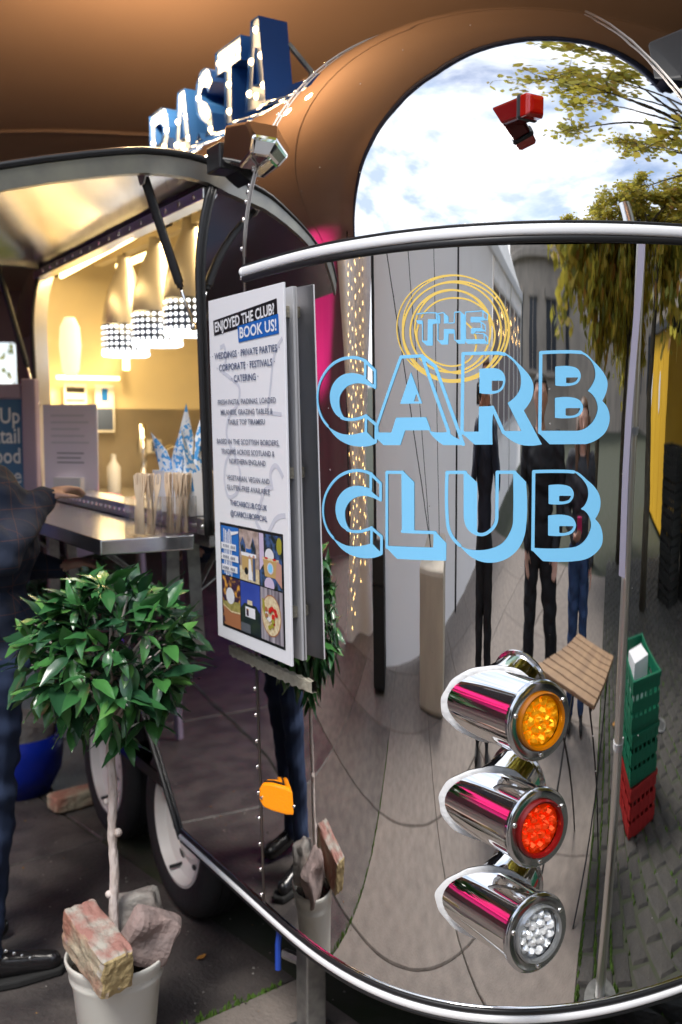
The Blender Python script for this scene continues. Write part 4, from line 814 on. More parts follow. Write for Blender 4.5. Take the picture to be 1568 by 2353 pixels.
def decal(name, fills, holes, strokes, mt, step=.0016, off=.0012, parent=TR):
    allp = np.concatenate([np.array(p) for p in fills] + [np.array(p) for p, _ in strokes]); lo = allp.min(0) - .01; hi = allp.max(0) + .01
    xs = np.arange(lo[0], hi[0], step); ys = np.arange(lo[1], hi[1], step); X, Y = np.meshgrid(xs, ys)
    f = np.full(X.shape, 9.)
    for p in fills: f = np.minimum(f, poly_sdf(X, Y, p))
    for p in holes: f = np.maximum(f, -poly_sdf(X, Y, p))
    for p, w_ in strokes:
        for i in range(len(p) - 1): f = np.minimum(f, seg_dist(X, Y, p[i], p[i + 1]) - w_ / 2)
    ny, nx = f.shape; vid = {}; V = []; Fc = []
    def key(a, b_):
        k = (a, b_) if a < b_ else (b_, a)
        if k not in vid:
            (j0, i0), (j1, i1) = k; f0, f1 = f[j0, i0], f[j1, i1]; t = 0 if (j0, i0) == (j1, i1) else f0 / (f0 - f1); vid[k] = len(V); V.append((X[j0, i0] + t * (X[j1, i1] - X[j0, i0]), Y[j0, i0] + t * (Y[j1, i1] - Y[j0, i0])))
        return vid[k]
    ins = f < 0
    for i in range(nx - 1):
        j = 0; run = None
        while j < ny:
            full = j < ny - 1 and ins[j, i] and ins[j, i + 1] and ins[j + 1, i] and ins[j + 1, i + 1]
            if full:
                if run is None: run = j
            else:
                if run is not None: Fc.append((key((run, i), (run, i)), key((run, i + 1), (run, i + 1)), key((j, i + 1), (j, i + 1)), key((j, i), (j, i)))); run = None
                if j < ny - 1 and (ins[j, i] or ins[j, i + 1] or ins[j + 1, i] or ins[j + 1, i + 1]):
                    C = [(j, i), (j, i + 1), (j + 1, i + 1), (j + 1, i)]; poly = []
                    for k in range(4):
                        a, b_ = C[k], C[(k + 1) % 4]
                        if ins[a]: poly.append(key(a, a))
                        if ins[a] != ins[b_]: poly.append(key(a, b_))
                    if len(poly) >= 3: Fc.append(tuple(poly))
            j += 1
    me = bpy.data.meshes.new(name); me.from_pydata([from_uz(u, z, off) for u, z in V], [], Fc); me.materials.append(M[mt]); me.polygons.foreach_set('use_smooth', [True] * len(me.polygons)); me.update()
    o = bpy.data.objects.new(name, me); return link(o, parent)
def px2uz(P, sc, ox, oy):
    r = []
    for x, y in P: r.append(to_uz(pix_hit((ox + x * sc) * .6272, (oy + y * sc) * .6272)))
    return r
def mk_decal(name, sc, ox, oy, fills=(), holes=(), strokes=(), mt='vinyl_blue', off=.0012):
    F_ = [smooth_poly(px2uz(p, sc, ox, oy)) for p in fills]; H_ = [smooth_poly(px2uz(p, sc, ox, oy)) for p in holes]
    K_ = [(smooth_poly(px2uz(p, sc, ox, oy), False), w_) for p, w_ in strokes]
    return decal(name, F_, H_, K_, mt, off=off)
SW = .0066
c_out = [(548, 208), (450, 174), (380, 171), (290, 190), (200, 240), (120, 330), (65, 440), (43, 560), (50, 680), (85, 790), (150, 885)]
c_bot = [(140, 880), (230, 940), (300, 968), (380, 975), (460, 965), (545, 942), (562, 952), (640, 1036), (660, 1030), (662, 1062), (590, 1092), (500, 1102), (400, 1090), (320, 1060), (240, 1005), (175, 930)]
c_in = [(530, 365), (460, 340), (390, 332), (310, 350), (240, 400), (190, 480), (172, 570), (185, 670), (230, 760), (290, 805), (340, 826), (400, 830), (370, 815), (320, 790), (288, 730), (272, 650), (275, 590), (300, 530), (350, 475), (410, 448), (480, 440), (550, 455), (650, 505), (645, 468), (555, 398)]
c_st = [(c_out, SW), ([(290, 798), (340, 814), (400, 819), (470, 808), (550, 778)], SW), ([(540, 215), (539, 370)], SW), ([(545, 212), (642, 308), (642, 480)], SW), ([(545, 778), (652, 872), (650, 1040)], SW), ([(548, 785), (546, 945)], SW)]
sc1 = 550 / 1568
mk_decal('letter_decal', sc1, 1150, 1250, [c_bot, c_in], [], c_st)
cv = lambda P: [(x + 58, (y - 1102) * .985 + 985) for x, y in P]
mk_decal('letter_decal', sc1, 1150, 1700, [cv(c_bot), cv(c_in)], [], [(cv(p), w_) for p, w_ in c_st])
mk_decal('letter_decal', sc1, 1150, 1250, [[(1015, 322), (902, 655), (1133, 651)], [(860, 798), (1173, 793), (1222, 930), (955, 932), (905, 1086), (730, 1086), (660, 1018), (660, 953), (812, 953)], [(1203, 928), (1238, 945), (1405, 945), (1440, 980), (1550, 1055), (1565, 1086), (1350, 1086), (1222, 972)]], [[(1072, 545), (1046, 630), (1098, 630)]],
         [([(665, 960), (662, 885), (910, 165), (1130, 153), (1408, 950)], SW), ([(1130, 155), (1268, 262), (1560, 1078)], SW)])
sc2 = 600 / 1568
mk_decal('letter_decal', sc2, 1680, 1250, [[(440, 108), (510, 145), (570, 200), (640, 268), (700, 340), (728, 410), (728, 490), (700, 575), (635, 662), (815, 990), (595, 990), (428, 885), (440, 860), (612, 860), (475, 590), (560, 520), (595, 460), (608, 390), (600, 310), (570, 240), (520, 180), (460, 130)],
          [(200, 265), (290, 256), (380, 262), (425, 290), (450, 340), (450, 400), (425, 460), (370, 496), (200, 496)], [(195, 625), (320, 620), (338, 655), (328, 735), (328, 991), (155, 991), (34, 885), (40, 865), (192, 866)]], [[(320, 377), (430, 377), (425, 415), (398, 455), (360, 473), (320, 473)]],
         [([(32, 880), (42, 118), (380, 110), (445, 122)], SW), ([(326, 632), (436, 875)], SW)])
bcount = lambda: None
mk_decal('letter_decal', sc2, 1680, 1250, [[(1180, 92), (1240, 118), (1300, 178), (1370, 255), (1420, 330), (1440, 400), (1430, 480), (1390, 572), (1430, 620), (1455, 690), (1455, 780), (1420, 870), (1360, 930), (1290, 970), (1230, 986), (890, 988), (784, 880), (800, 858), (1160, 858), (1230, 835), (1290, 785), (1330, 720), (1348, 640), (1335, 570), (1300, 510), (1255, 475), (1300, 410), (1325, 340), (1320, 260), (1290, 190), (1240, 140), (1190, 115)],
          [(945, 240), (1110, 240), (1160, 262), (1188, 310), (1185, 360), (1155, 405), (1100, 423), (945, 423)], [(942, 541), (1130, 541), (1185, 570), (1210, 620), (1205, 670), (1170, 715), (1115, 733), (942, 733)]], [[(1050, 345), (1168, 345), (1145, 382), (1100, 398), (1050, 398)], [(1045, 640), (1188, 640), (1165, 688), (1115, 711), (1045, 711)]],
         [([(793, 875), (803, 106), (1100, 98), (1190, 104)], SW)])
mk_decal('letter_decal', sc1, 1150, 1700, [[(915, 82), (938, 78), (1050, 190), (1050, 690), (1056, 714), (920, 713)], [(765, 853), (1245, 873), (1250, 715), (1270, 706), (1382, 828), (1380, 1012), (870, 991), (757, 872)]], [], [([(764, 872), (764, 86), (930, 86)], SW), ([(925, 704), (1265, 717)], SW)])
sc4 = 650 / 1568
mk_decal('letter_decal', sc4, 1620, 1700, [[(188, 78), (205, 66), (310, 165), (308, 590), (318, 612), (360, 640), (300, 632), (250, 605), (215, 565), (195, 510), (188, 450)], [(634, 80), (655, 64), (752, 160), (750, 580), (720, 690), (660, 780), (580, 840), (500, 870), (420, 877), (330, 862), (250, 820), (190, 765), (140, 705), (200, 745), (280, 763), (370, 763), (460, 743), (540, 700), (600, 620), (630, 540), (635, 450)]], [],
         [([(205, 74), (42, 74), (43, 480), (55, 570), (90, 650), (155, 722)], SW), ([(650, 74), (490, 74), (486, 480), (470, 540), (430, 590), (370, 624), (310, 622)], SW)])
mk_decal('letter_decal', sc4, 1620, 1700, [[(1160, 58), (1220, 76), (1290, 136), (1360, 203), (1400, 270), (1412, 340), (1400, 420), (1365, 488), (1410, 550), (1430, 640), (1420, 720), (1370, 790), (1300, 838), (1220, 860), (905, 865), (804, 765), (825, 748), (1140, 745), (1210, 730), (1270, 685), (1310, 620), (1330, 550), (1322, 490), (1290, 430), (1240, 400), (1280, 360), (1305, 290), (1300, 210), (1260, 140), (1210, 92)],
          [(957, 190), (1110, 190), (1155, 210), (1180, 255), (1175, 300), (1148, 340), (1100, 357), (957, 357)], [(953, 460), (1130, 460), (1175, 485), (1200, 540), (1190, 585), (1158, 620), (1105, 637), (953, 637)]], [[(1052, 284), (1160, 284), (1140, 318), (1100, 333), (1052, 333)], [(1052, 553), (1180, 553), (1155, 592), (1105, 613), (1052, 613)]],
         [([(814, 762), (822, 70), (1100, 67), (1180, 72)], SW)])
sc5 = 470 / 1568; TW = .0022
mk_decal('letter_decal', sc5, 1430, 980, [[(312, 645), (396, 645), (400, 692), (342, 690)], [(460, 630), (562, 632), (602, 680), (520, 690), (520, 955), (445, 955), (393, 905), (400, 894), (455, 893)]], [], [([(330, 570), (380, 560), (560, 553), (605, 598), (602, 680)], TW), ([(562, 556), (565, 632)], TW), ([(396, 690), (396, 905)], TW), ([(588, 600), (588, 675)], TW)], off=.0016)
mk_decal('letter_decal', sc5, 1430, 980, [[(653, 548), (712, 600), (712, 680), (655, 686)], [(655, 750), (785, 750), (790, 808), (712, 808), (708, 940), (625, 943), (579, 890), (652, 885)], [(858, 538), (914, 582), (914, 930), (830, 932), (785, 885), (857, 880)]], [], [([(653, 550), (582, 562), (582, 888)], TW), ([(712, 680), (780, 675), (785, 545), (858, 540)], TW), ([(786, 808), (787, 885)], TW)], off=.0016)
mk_decal('letter_decal', sc5, 1430, 980, [[(980, 600), (1135, 598), (1180, 640), (1040, 655), (1020, 669), (980, 669)], [(988, 738), (1115, 735), (1165, 778), (1040, 780), (1020, 811), (985, 808)], [(919, 876), (1150, 872), (1195, 930), (945, 932), (916, 905)]], [], [([(918, 880), (918, 543), (1132, 526), (1190, 570), (1185, 640)], TW), ([(1132, 528), (1133, 600)], TW), ([(1040, 664), (1112, 668), (1162, 705), (1164, 778)], TW), ([(1112, 668), (1116, 735)], TW), ([(1040, 800), (1147, 806), (1192, 852), (1194, 930)], TW), ([(1147, 806), (1150, 872)], TW)], off=.0016)
def ell(cx, cy, a, b_, a0=0, a1=2 * math.pi, n=44, rot=0.): return [(cx + a * math.cos(t) * math.cos(rot) - b_ * math.sin(t) * math.sin(rot), cy + a * math.cos(t) * math.sin(rot) + b_ * math.sin(t) * math.cos(rot)) for t in np.linspace(a0, a1, n)]
YW = .0034
mk_decal('ring_decal', sc5, 1430, 980, strokes=[([(380, 610), (430, 530), (560, 420), (680, 380), (800, 370), (950, 390), (1100, 470), (1200, 570), (1260, 700), (1280, 850), (1230, 1030), (1130, 1150), (1000, 1240), (880, 1290), (740, 1280), (600, 1220), (480, 1130), (380, 1010), (320, 870), (300, 720), (340, 560), (430, 420), (540, 330), (680, 285), (800, 275), (920, 300), (1050, 370), (1150, 470), (1220, 600), (1262, 720)], YW),
         ([(345, 700), (322, 830), (350, 950), (420, 1060), (560, 1160), (740, 1205), (880, 1180), (980, 1110), (1040, 1000), (1050, 900), (1020, 780), (920, 670)], YW), (ell(772, 745, 692, 655, rot=.12), YW * .8), (ell(785, 770, 640, 600, rot=-.35), YW), (ell(800, 740, 655, 640, rot=.5), YW * .75), (ell(760, 790, 600, 610, rot=.2), YW), (ell(735, 775, 490, 505, rot=.3), YW * 1.15)], mt='vinyl_yellow', off=.0008)
#@@NEXT
# ---- light rail inside, LED tubes
def led(p, q, nm='led_tube', wdt=.03, power=0, aim=(0, 0, -1)):
    m = MB(); m.obox(p, q, wdt, .018); o = m.build(nm, 'led_warm', TR)
    if power:
        l = bpy.data.lights.new('led_light', 'AREA'); l.shape = 'RECTANGLE'; l.size = (Vector(q) - Vector(p)).length; l.size_y = .05; l.energy = power; l.color = (1, .70, .32)
        lo = bpy.data.objects.new('led_light', l); link(lo, TR); d = (Vector(q) - Vector(p)).normalized(); a = Vector(aim).normalized(); lo.matrix_local = frame((Vector(p) + Vector(q)) / 2 + a * .02, d, (-a).cross(d), -a)
    return o
m = MB(); m.box((-2.2, .295, 2.30), (-.6, .335, 2.33)); m.build('lamp_rail', 'lining', TR)
led((-2.35, .46, 2.33), (-1.9, .46, 2.33), power=3.6); led((-1.75, .42, 2.36), (-.75, .42, 2.36), power=6)
led((-2.60, .235, 1.825), (-2.70, .565, 1.83), power=1.5, aim=(.5, 0, -1)); led((-2.70, .61, 1.874), (-2.70, .612, 1.983))
led((-1.9, .06, 2.20), (-.9, .03, 2.21), wdt=.012, power=3, aim=(0, -.7, .35))
m = MB(); m.lathe([(.02, 0), (.035, .02), (.045, .12), (.04, .20), (.02, .24)], 14, Matrix.Translation((-1.93, .10, 1.80)), cap0=True, cap1=True); mat('lamp_dim', (1, .9, .7), .5, emit=(1., .78, .45), es=.5); m.build('wall_lamp', 'lamp_dim', TR, True)
# notices, tap
def notice(y, z, w_, h, bits):
    xn = lambda yy: inner(cap_pt(0, 1.5))[0] - (D0 + .02) * .95 * (1 - min(abs(yy - YC) / .89, 1) ** 3.24) ** .3086 + .022
    xa_, xb_ = xn(y), xn(y + w_); e = empty('notice', (xa_, y, z), parent=TR); dl = Vector((xb_ - xa_, w_, 0)).normalized(); e.matrix_local = frame((xa_, y, z), dl, (0, 0, 1), dl.cross(Vector((0, 0, 1)))); L_ = math.hypot(xb_ - xa_, w_)
    m = MB(); m.box((0, 0, 0), (L_, h, .002)); m.build('sheet', 'paper', e)
    for a, b_, c, d, mt in bits: m = MB(); m.box((a * L_, b_ * h, .0025), (c * L_, d * h, .0035)); m.build('print_block', mt, e)
notice(.285, 1.58, .13, .22, [(.1, .80, .9, .92, 'ink_black'), (.08, .30, .92, .50, 'red_ink'), (.1, .60, .9, .66, 'ink_grey'), (.1, .1, .9, .2, 'ink_grey')])
notice(.46, 1.56, .105, .24, [(.08, .05, .92, .50, 'ink_navy'), (.33, .66, .67, .92, 'ink_blue')])
notice(.70, 1.45, .12, .07, [(.55, .1, .95, .9, 'ink_navy')])
m = MB(); m.tube([(-2.4, .78, 1.28), (-2.4, .78, 1.43), (-2.39, .76, 1.48), (-2.37, .71, 1.495), (-2.35, .66, 1.47), (-2.345, .65, 1.43)], .011, 8); m.tube([(-2.5, .62, 1.28), (-2.5, .62, 1.60)], .018, 8); m.build('tap', 'chrome', TR, True)
# ---- heat lamps over the pass
def heat_lamp(x, z0, label):
    e = empty('heat_lamp', T2W(x, .30, z0), TROT); e.scale = (1.18, 1.18, 1.08); tag(e, label, 'lamp', 'heat lamps over the serving counter')
    m = MB(); m.lathe([(.080, .115), (.0795, .13), (.072, .19), (.058, .25), (.040, .30), (.026, .335), (.022, .36), (.022, .375)], 30, cap1=True); m.build('shade', 'lamp_metal', e, True)
    m = MB(); m.lathe([(.079, .004), (.081, .006), (.081, .114), (.079, .116)], 30); b_ = m.build('perforated_band', 'lamp_band', e, True)
    d = MB()
    for r_ in range(5):
        for k in range(26): a = (k + .5 * (r_ % 2) * 0) * 2 * math.pi / 26; d.lathe([(0, 0), (.0062, 0)], 7, Matrix.Rotation(a, 4, 'Z') @ Matrix.Translation((.0818, 0, .018 + r_ * .021)) @ Matrix.Rotation(math.pi / 2, 4, 'Y'))
    tag(d.build('light_hole', 'lamp_glow', b_), kind='stuff')
    m = MB(); m.lathe([(0, .012), (.079, .012)], 30); m.lathe([(.079, -.004), (.083, 0), (.083, .010), (.079, .012)], 30); m.build('glass', 'lamp_glow', e)
    m = MB(); m.tube([(0, 0, .37), (0, 0, (2.31 - z0) / 1.08)], .006, 6); m.build('stem', 'lamp_metal', e)
    l = bpy.data.lights.new('lamp_light', 'SPOT'); l.energy = 2; l.color = (1, .93, .82); l.spot_size = R(120); l.spot_blend = .5; l.shadow_soft_size = .07; o = bpy.data.objects.new('lamp_light', l); link(o, e); o.location = (0, 0, -.006)
heat_lamp(-1.135, 1.918, 'bottle shaped heat lamp nearest the gas strut, rightmost of three'); heat_lamp(-1.463, 1.903, 'bottle shaped metal heat lamp in the middle of three'); heat_lamp(-1.82, 1.885, 'bottle shaped metal heat lamp, leftmost of three')

# ================================================================== SIGN LETTERS ON THE ROOF
GL = {'P': ([(0, 0), (.28, 0), (.28, .34), (.62, .34), (.80, .40), (.92, .54), (.95, .68), (.90, .84), (.78, .95), (.62, 1), (0, 1)], [(.28, .54), (.55, .54), (.66, .62), (.66, .73), (.55, .80), (.28, .80)], [(.14, .1), (.14, .35), (.14, .6), (.14, .88), (.45, .9), (.72, .83), (.8, .66), (.68, .46), (.4, .44)]),
      'A': ([(0, 0), (.27, 0), (.33, .2), (.67, .2), (.73, 0), (1, 0), (.66, 1), (.34, 1)], [(.40, .40), (.60, .40), (.5, .74)], [(.1, .08), (.2, .36), (.3, .64), (.5, .9), (.7, .64), (.8, .36), (.9, .08), (.5, .3)]),
      'S': ([(.02, .20), (.14, .06), (.34, 0), (.62, 0), (.84, .08), (.95, .26), (.88, .46), (.70, .58), (.42, .66), (.34, .74), (.46, .80), (.64, .78), (.74, .70), (.94, .80), (.80, .94), (.60, 1), (.36, 1), (.14, .90), (.06, .74), (.12, .56), (.32, .46), (.58, .38), (.66, .29), (.54, .21), (.36, .22), (.24, .32)], None, [(.12, .2), (.35, .1), (.62, .1), (.8, .28), (.62, .46), (.38, .54), (.19, .72), (.38, .9), (.62, .9), (.82, .82)]),
      'T': ([(.36, 0), (.64, 0), (.64, .76), (1, .76), (1, 1), (0, 1), (0, .76), (.36, .76)], None, [(.5, .08), (.5, .33), (.5, .6), (.12, .88), (.37, .88), (.63, .88), (.88, .88)])}
def sign_letter(ch, xa, xb, zb_, zt, label, power):
    ly = .24; e = empty('sign_letter', T2W((xa + xb) / 2, ly, zb_), TROT); tag(e, label, 'sign letter', 'light up letters on the trailer roof'); W_, H_, T_ = abs(xb - xa) * .93, zt - zb_, .095
    # reading direction: left to right when seen from the serving side, i.e. towards +x
    P = lambda u, v, w_: ((u - .5) * W_, w_, v * H_); out_, hol, bl = GL[ch]
    m = MB(); n = len(out_); m.grid([[P(u, v, 0) for u, v in out_], [P(u, v, T_) for u, v in out_]], closed=True)
    if hol: m.grid([[P(u, v, 0) for u, v in hol], [P(u, v, T_) for u, v in hol]], closed=True)
    m.build('casing', 'letter_blue', e)
    # face and back: polygon with hole bridged
    def face(w_, mt, nm):
        cu = bpy.data.curves.new('f', 'CURVE'); cu.dimensions = '2D'; cu.fill_mode = 'BOTH'
        for q in [out_] + ([hol] if hol else []):
            sp = cu.splines.new('POLY'); sp.points.add(len(q) - 1); sp.use_cyclic_u = True
            for k, (u, v) in enumerate(q): sp.points[k].co = ((u - .5) * W_, v * H_, 0, 1)
        t = bpy.data.objects.new('f', cu); COL.objects.link(t); me = bpy.data.meshes.new_from_object(t.evaluated_get(bpy.context.evaluated_depsgraph_get())); bpy.data.objects.remove(t)
        me.materials.clear(); me.materials.append(M[mt]); me.transform(Matrix(((1, 0, 0, 0), (0, 0, 1, w_), (0, 1, 0, 0), (0, 0, 0, 1)))); link(bpy.data.objects.new(nm, me), e)
    face(.007, 'letter_face', 'face'); face(T_ - .002, 'letter_blue', 'back')
    for u, v in bl: m = MB(); m.sphere(P(u, v, .006), .0105, 10, 7); m.build('bulb', 'bulb', e, True)
    m = MB(); m.obox((-.05, T_ + .005, .02), (-.05, T_ + .24, -.05 + .06), .012, .012); m.obox((.03, T_, H_ * .8), (.03, T_ + .26, .03), .012, .012); m.obox((-.04, .04, -.14), (-.04, .04, .02), .016, .016); m.obox((.04, .04, -.14), (.04, .04, .02), .016, .016); m.build('support', 'galv', e)
    for q in (.85,):
        l = bpy.data.lights.new('letter_light', 'POINT'); l.energy = power; l.shadow_soft_size = .02; l.color = (1, .64, .33); lo = bpy.data.objects.new('letter_light', l); link(lo, e); lo.location = (0, -.12, H_ + .05)
for k_, (ch, xa, xb, z0, z1, lb) in enumerate((('P', -1.42, -1.21, 2.50, 2.74, 'letter P, farthest and smallest looking of the lit roof letters'), ('A', -1.21, -1.02, 2.50, 2.75, 'letter A standing between the P and the S on the roof'), ('S', -1.01, -.845, 2.50, 2.765, 'curved letter S with bulbs in the middle of the roof sign'), ('T', -.84, -.645, 2.50, 2.785, 'letter T with bulbs, beside the nearest A on the roof'), ('A', -.64, -.475, 2.50, 2.80, 'tall letter A with bulbs nearest the domed end of the trailer'))):
    sign_letter(ch, xa + .06, xb + .06, z0 - .035, z1 - .022, lb, (8.5, 8, 6, 1.8, .6)[k_])

# ================================================================== NOTICE BOARDS ON THE CORNER
def board(x0, x1, z0, z1, yb, yt, mt, label, nm='notice_board'):
    e = empty(nm, T2W((x0 + x1) / 2, yb, z0), TROT); tag(e, label, 'sign board'); h = z1 - z0; tilt = math.atan2(yb - yt, h)
    e.rotation_euler = (tilt, 0, TROT)                      # lean the top outwards
    m = MB(); m.box((-(x1 - x0) / 2, 0, 0), ((x1 - x0) / 2, .006, h)); m.build('panel', mt, e, bevel=.001); return e, x1 - x0, h
e2, _, _ = board(-.16, .240, 1.058, 1.905, -.020, -.042, 'board_back', 'plain grey back board stuck behind the printed board on the trailer corner')
for z in (.10, .42, .78): m = MB(); m.box((.10, -.020, z), (.185, -.001, z + .025)); m.build('spacer', 'tape', e2)
eb, BW, BH = board(-.132, .265, 1.055, 1.908, -.062, -.079, 'board_white', 'white printed booking notice board hanging on the trailer corner')
def bp(u, v): return ((u - .5) * BW, -.0012, (1 - v) * BH)
def print_poly(P, mt, nm, lay=0, parent=None):
    m = MB(); m.add([((u - .5) * BW, -.0008 - .0005 * lay, (1 - v) * BH) for u, v in P], [tuple(range(len(P)))]); return m.build(nm, mt, parent or eb)
def print_text(txt, u, v, size, mt, rot=0., bold=.0, sx=.8, lay=2, fit=None):
    me = text_mesh(txt, size, mt, bold=bold, sx=sx)
    if fit:
        xs = [q.co.x for q in me.vertices]; me.transform(Matrix.Diagonal((fit * BW / (max(xs) - min(xs)), 1, 1, 1)))
    xs = [q.co.x for q in me.vertices]; me.transform(Matrix.Translation((-(max(xs) + min(xs)) / 2, 0, 0)))
    o = inst(me, 'lettering', eb, Matrix.Translation(((u - .5) * BW, -.0008 - .0005 * lay, (1 - v) * BH)) @ Matrix.Rotation(rot, 4, 'Y') @ Matrix.Rotation(math.pi / 2, 4, 'X')); return o
# banner, then copy lines
print_poly([(.07, .060), (.925, .037), (.93, .082), (.08, .104)], 'ink_black', 'banner', 0)
print_poly([(.42, .089), (.94, .077), (.945, .127), (.43, .134)], 'ink_blue', 'banner', 1)
print_text('ENJOYED THE CLUB?', .50, .0845, .034, 'board_white', rot=R(-2.9), bold=.0008, fit=.80)
print_text('BOOK US!', .685, .1205, .036, 'board_white', rot=R(-1.4), bold=.0008, fit=.47)
for t_, v, sz, mt, ft in (('· WEDDINGS · PRIVATE PARTIES ·', .172, .0225, 'ink_navy', .90), ('· CORPORATE · FESTIVALS ·', .207, .0225, 'ink_navy', .78), ('· CATERING ·', .241, .0225, 'ink_navy', .36),
                          ('FRESH PASTA, PIADINAS, LOADED', .304, .0175, 'ink_grey', .78), ('MILANESE, GRAZING TABLES &', .333, .0175, 'ink_grey', .70), ('TABLE TOP TIRAMISU', .361, .0175, 'ink_grey', .50),
                          ('BASED IN THE SCOTTISH BORDERS,', .417, .0175, 'ink_grey', .84), ('TRADING ACROSS SCOTLAND &', .446, .0175, 'ink_grey', .72), ('NORTHERN ENGLAND', .473, .0175, 'ink_grey', .49),
                          ('VEGETARIAN, VEGAN AND', .521, .0175, 'ink_grey', .58), ('GLUTEN-FREE AVAILABLE', .549, .0175, 'ink_grey', .58), ('THECARBCLUB.CO.UK', .594, .0185, 'ink_navy', .50), ('@CARBCLUBOFFICIAL', .624, .0185, 'ink_navy', .50)):
    print_text(t_, .5, v, sz, mt, fit=ft, bold=.00025)
# pale line drawing behind the copy
def ghost(P, w_):
    P = smooth_poly([((u - .5) * BW, (1 - v) * BH) for u, v in P], False, 6, 80); m = MB(); L, R_ = [], []
    for i in range(len(P)):
        t = P[min(i + 1, len(P) - 1)] - P[max(i - 1, 0)]; t = t / (np.linalg.norm(t) + 1e-9); n = np.array([-t[1], t[0]]) * w_ / 2; L.append((P[i][0] + n[0], -.0006, P[i][1] + n[1])); R_.append((P[i][0] - n[0], -.0006, P[i][1] - n[1]))
    m.grid([L, R_]); m.build('line_drawing', 'ink_ghost', eb)
ghost([(.16, .14), (.22, .135), (.24, .17), (.18, .21), (.30, .23), (.42, .26), (.40, .30), (.26, .34), (.22, .39), (.33, .45), (.40, .50), (.36, .55), (.22, .57), (.17, .53), (.20, .47), (.34, .43)], .010)
ghost([(.98, .14), (.88, .18), (.82, .27), (.78, .33), (.95, .335)], .009)
ghost([(.95, .50), (.86, .47), (.80, .49), (.82, .53), (.72, .54), (.66, .58), (.60, .63), (.72, .66), (.86, .61), (.97, .60)], .012)
# six small photographs in a black frame
U0, U1, V0, V1 = .085, .935, .650, .962
print_poly([(U0, V0), (U1, V0), (U1, V1), (U0, V1)], 'ink_black', 'photo_frame', 0)
mat('pr_blue', (.02, .16, .55), .4); mat('pr_dusk', (.03, .06, .36), .4, col2=(.06, .10, .45), nscale=9); mat('pr_night', (.012, .02, .03), .4, col2=(.03, .045, .03), nscale=40)
mat('pr_fair', (.55, .43, .40), .4, col2=(.30, .22, .19), nscale=50); mat('pr_leaf', (.02, .03, .03), .4, col2=(.06, .12, .30), nscale=45, ramp=(.45, .6)); mat('pr_bokeh', (.05, .02, .05), .4, col2=(.75, .36, .05), nscale=60, ramp=(.5, .62))
mat('pr_planks', (.46, .42, .47), .4, col2=(.10, .08, .11), nscale=30, stretch=(3, 1, .15)); mat('pr_cream', (.80, .70, .48), .4, col2=(.62, .46, .26), nscale=120); mat('pr_kraft', (.55, .36, .14), .4); mat('pr_clay', (.42, .17, .08), .4)
mat('pr_egg', (.78, .78, .82), .4); mat('pr_green', (.34, .36, .06), .4); mat('pr_tomato', (.62, .02, .02), .4); mat('pr_olive', (.36, .33, .04), .4); mat('pr_pasta', (.42, .36, .12), .4, col2=(.25, .22, .06), nscale=70); mat('pr_skin', (.55, .30, .24), .4); mat('pr_pink', (.62, .52, .72), .4)
c1, c2, r1 = U0 + .012 + (U1 - U0) * .31, U0 + (U1 - U0) * .645, V0 + (V1 - V0) * .50
px_ = [(U0 + .015, c1 - .004), (c1 + .004, c2 - .004), (c2 + .004, U1 - .015)]; top, bot = (V0 + .008, r1 - .002), (r1 + .002, V1 - .008)
def cell(cx, cy): return px_[cx] + (top if cy == 0 else bot)
def pic(cx, cy, mt, items):
    a, b_, c, d = cell(cx, cy); print_poly([(a, c), (b_, c), (b_, d), (a, d)], mt, 'photo_print', 1)
    for lay, (kind, x, y, w_, h, k) in enumerate(items):
        ux = lambda t: a + (b_ - a) * min(max(t, 0), 1); vy = lambda t: c + (d - c) * min(max(t, 0), 1)
        if kind == 'r': P = [(ux(x), vy(y)), (ux(x + w_), vy(y)), (ux(x + w_), vy(y + h)), (ux(x), vy(y + h))]
        elif kind == 'e': P = [(ux(x + w_ * math.cos(t)), vy(y + h * math.sin(t))) for t in np.linspace(0, 2 * math.pi, 21)[:-1]]
        else: P = [(ux(p), vy(q)) for p, q in x]
        print_poly(P, k, 'print_shape', 2 + .25 * lay)
pic(0, 0, 'pr_blue', [('r', .15 + .10 * k, .05 + .03 * (k % 3), .06, .92, 'board_white' if k % 2 else 'ink_ghost') for k in range(5)] + [('p', [(.55, .1), (1, .06), (1, .1), (.6, .17)], 0, 0, 0, 'board_white'), ('r', .02, .34, .84, .13, 'board_white'), ('r', .02, .56, .96, .13, 'board_white'), ('r', .04, .78, .88, .13, 'board_white')] + [('r', .14 + k * .09, y, .05, .055, 'ink_grey') for y in (.375, .595, .815) for k in range(8) if k not in (4,)])
pic(1, 0, 'pr_fair', [('r', .0, .72, 1, .28, 'pr_cream'), ('p', [(.05, .28), (.2, .14), (.33, .3), (.3, .45), (.08, .45)], 0, 0, 0, 'pr_leaf'), ('p', [(.6, .3), (.72, .12), (.86, .34), (.84, .5), (.62, .48)], 0, 0, 0, 'pr_leaf'), ('r', .1, .44, .78, .07, 'board_white'), ('r', .14, .51, .70, .28, 'pr_kraft'), ('r', .36, .36, .26, .07, 'ink_blue'), ('e', .36, .80, .10, .07, 'ink_black'), ('p', [(.50, .55), (.6, .55), (.68, .96), (.46, .96)], 0, 0, 0, 'board_white'), ('r', .70, .52, .13, .44, 'ink_navy'), ('e', .55, .51, .05, .03, 'pr_skin'), ('e', .76, .49, .05, .03, 'pr_skin')])
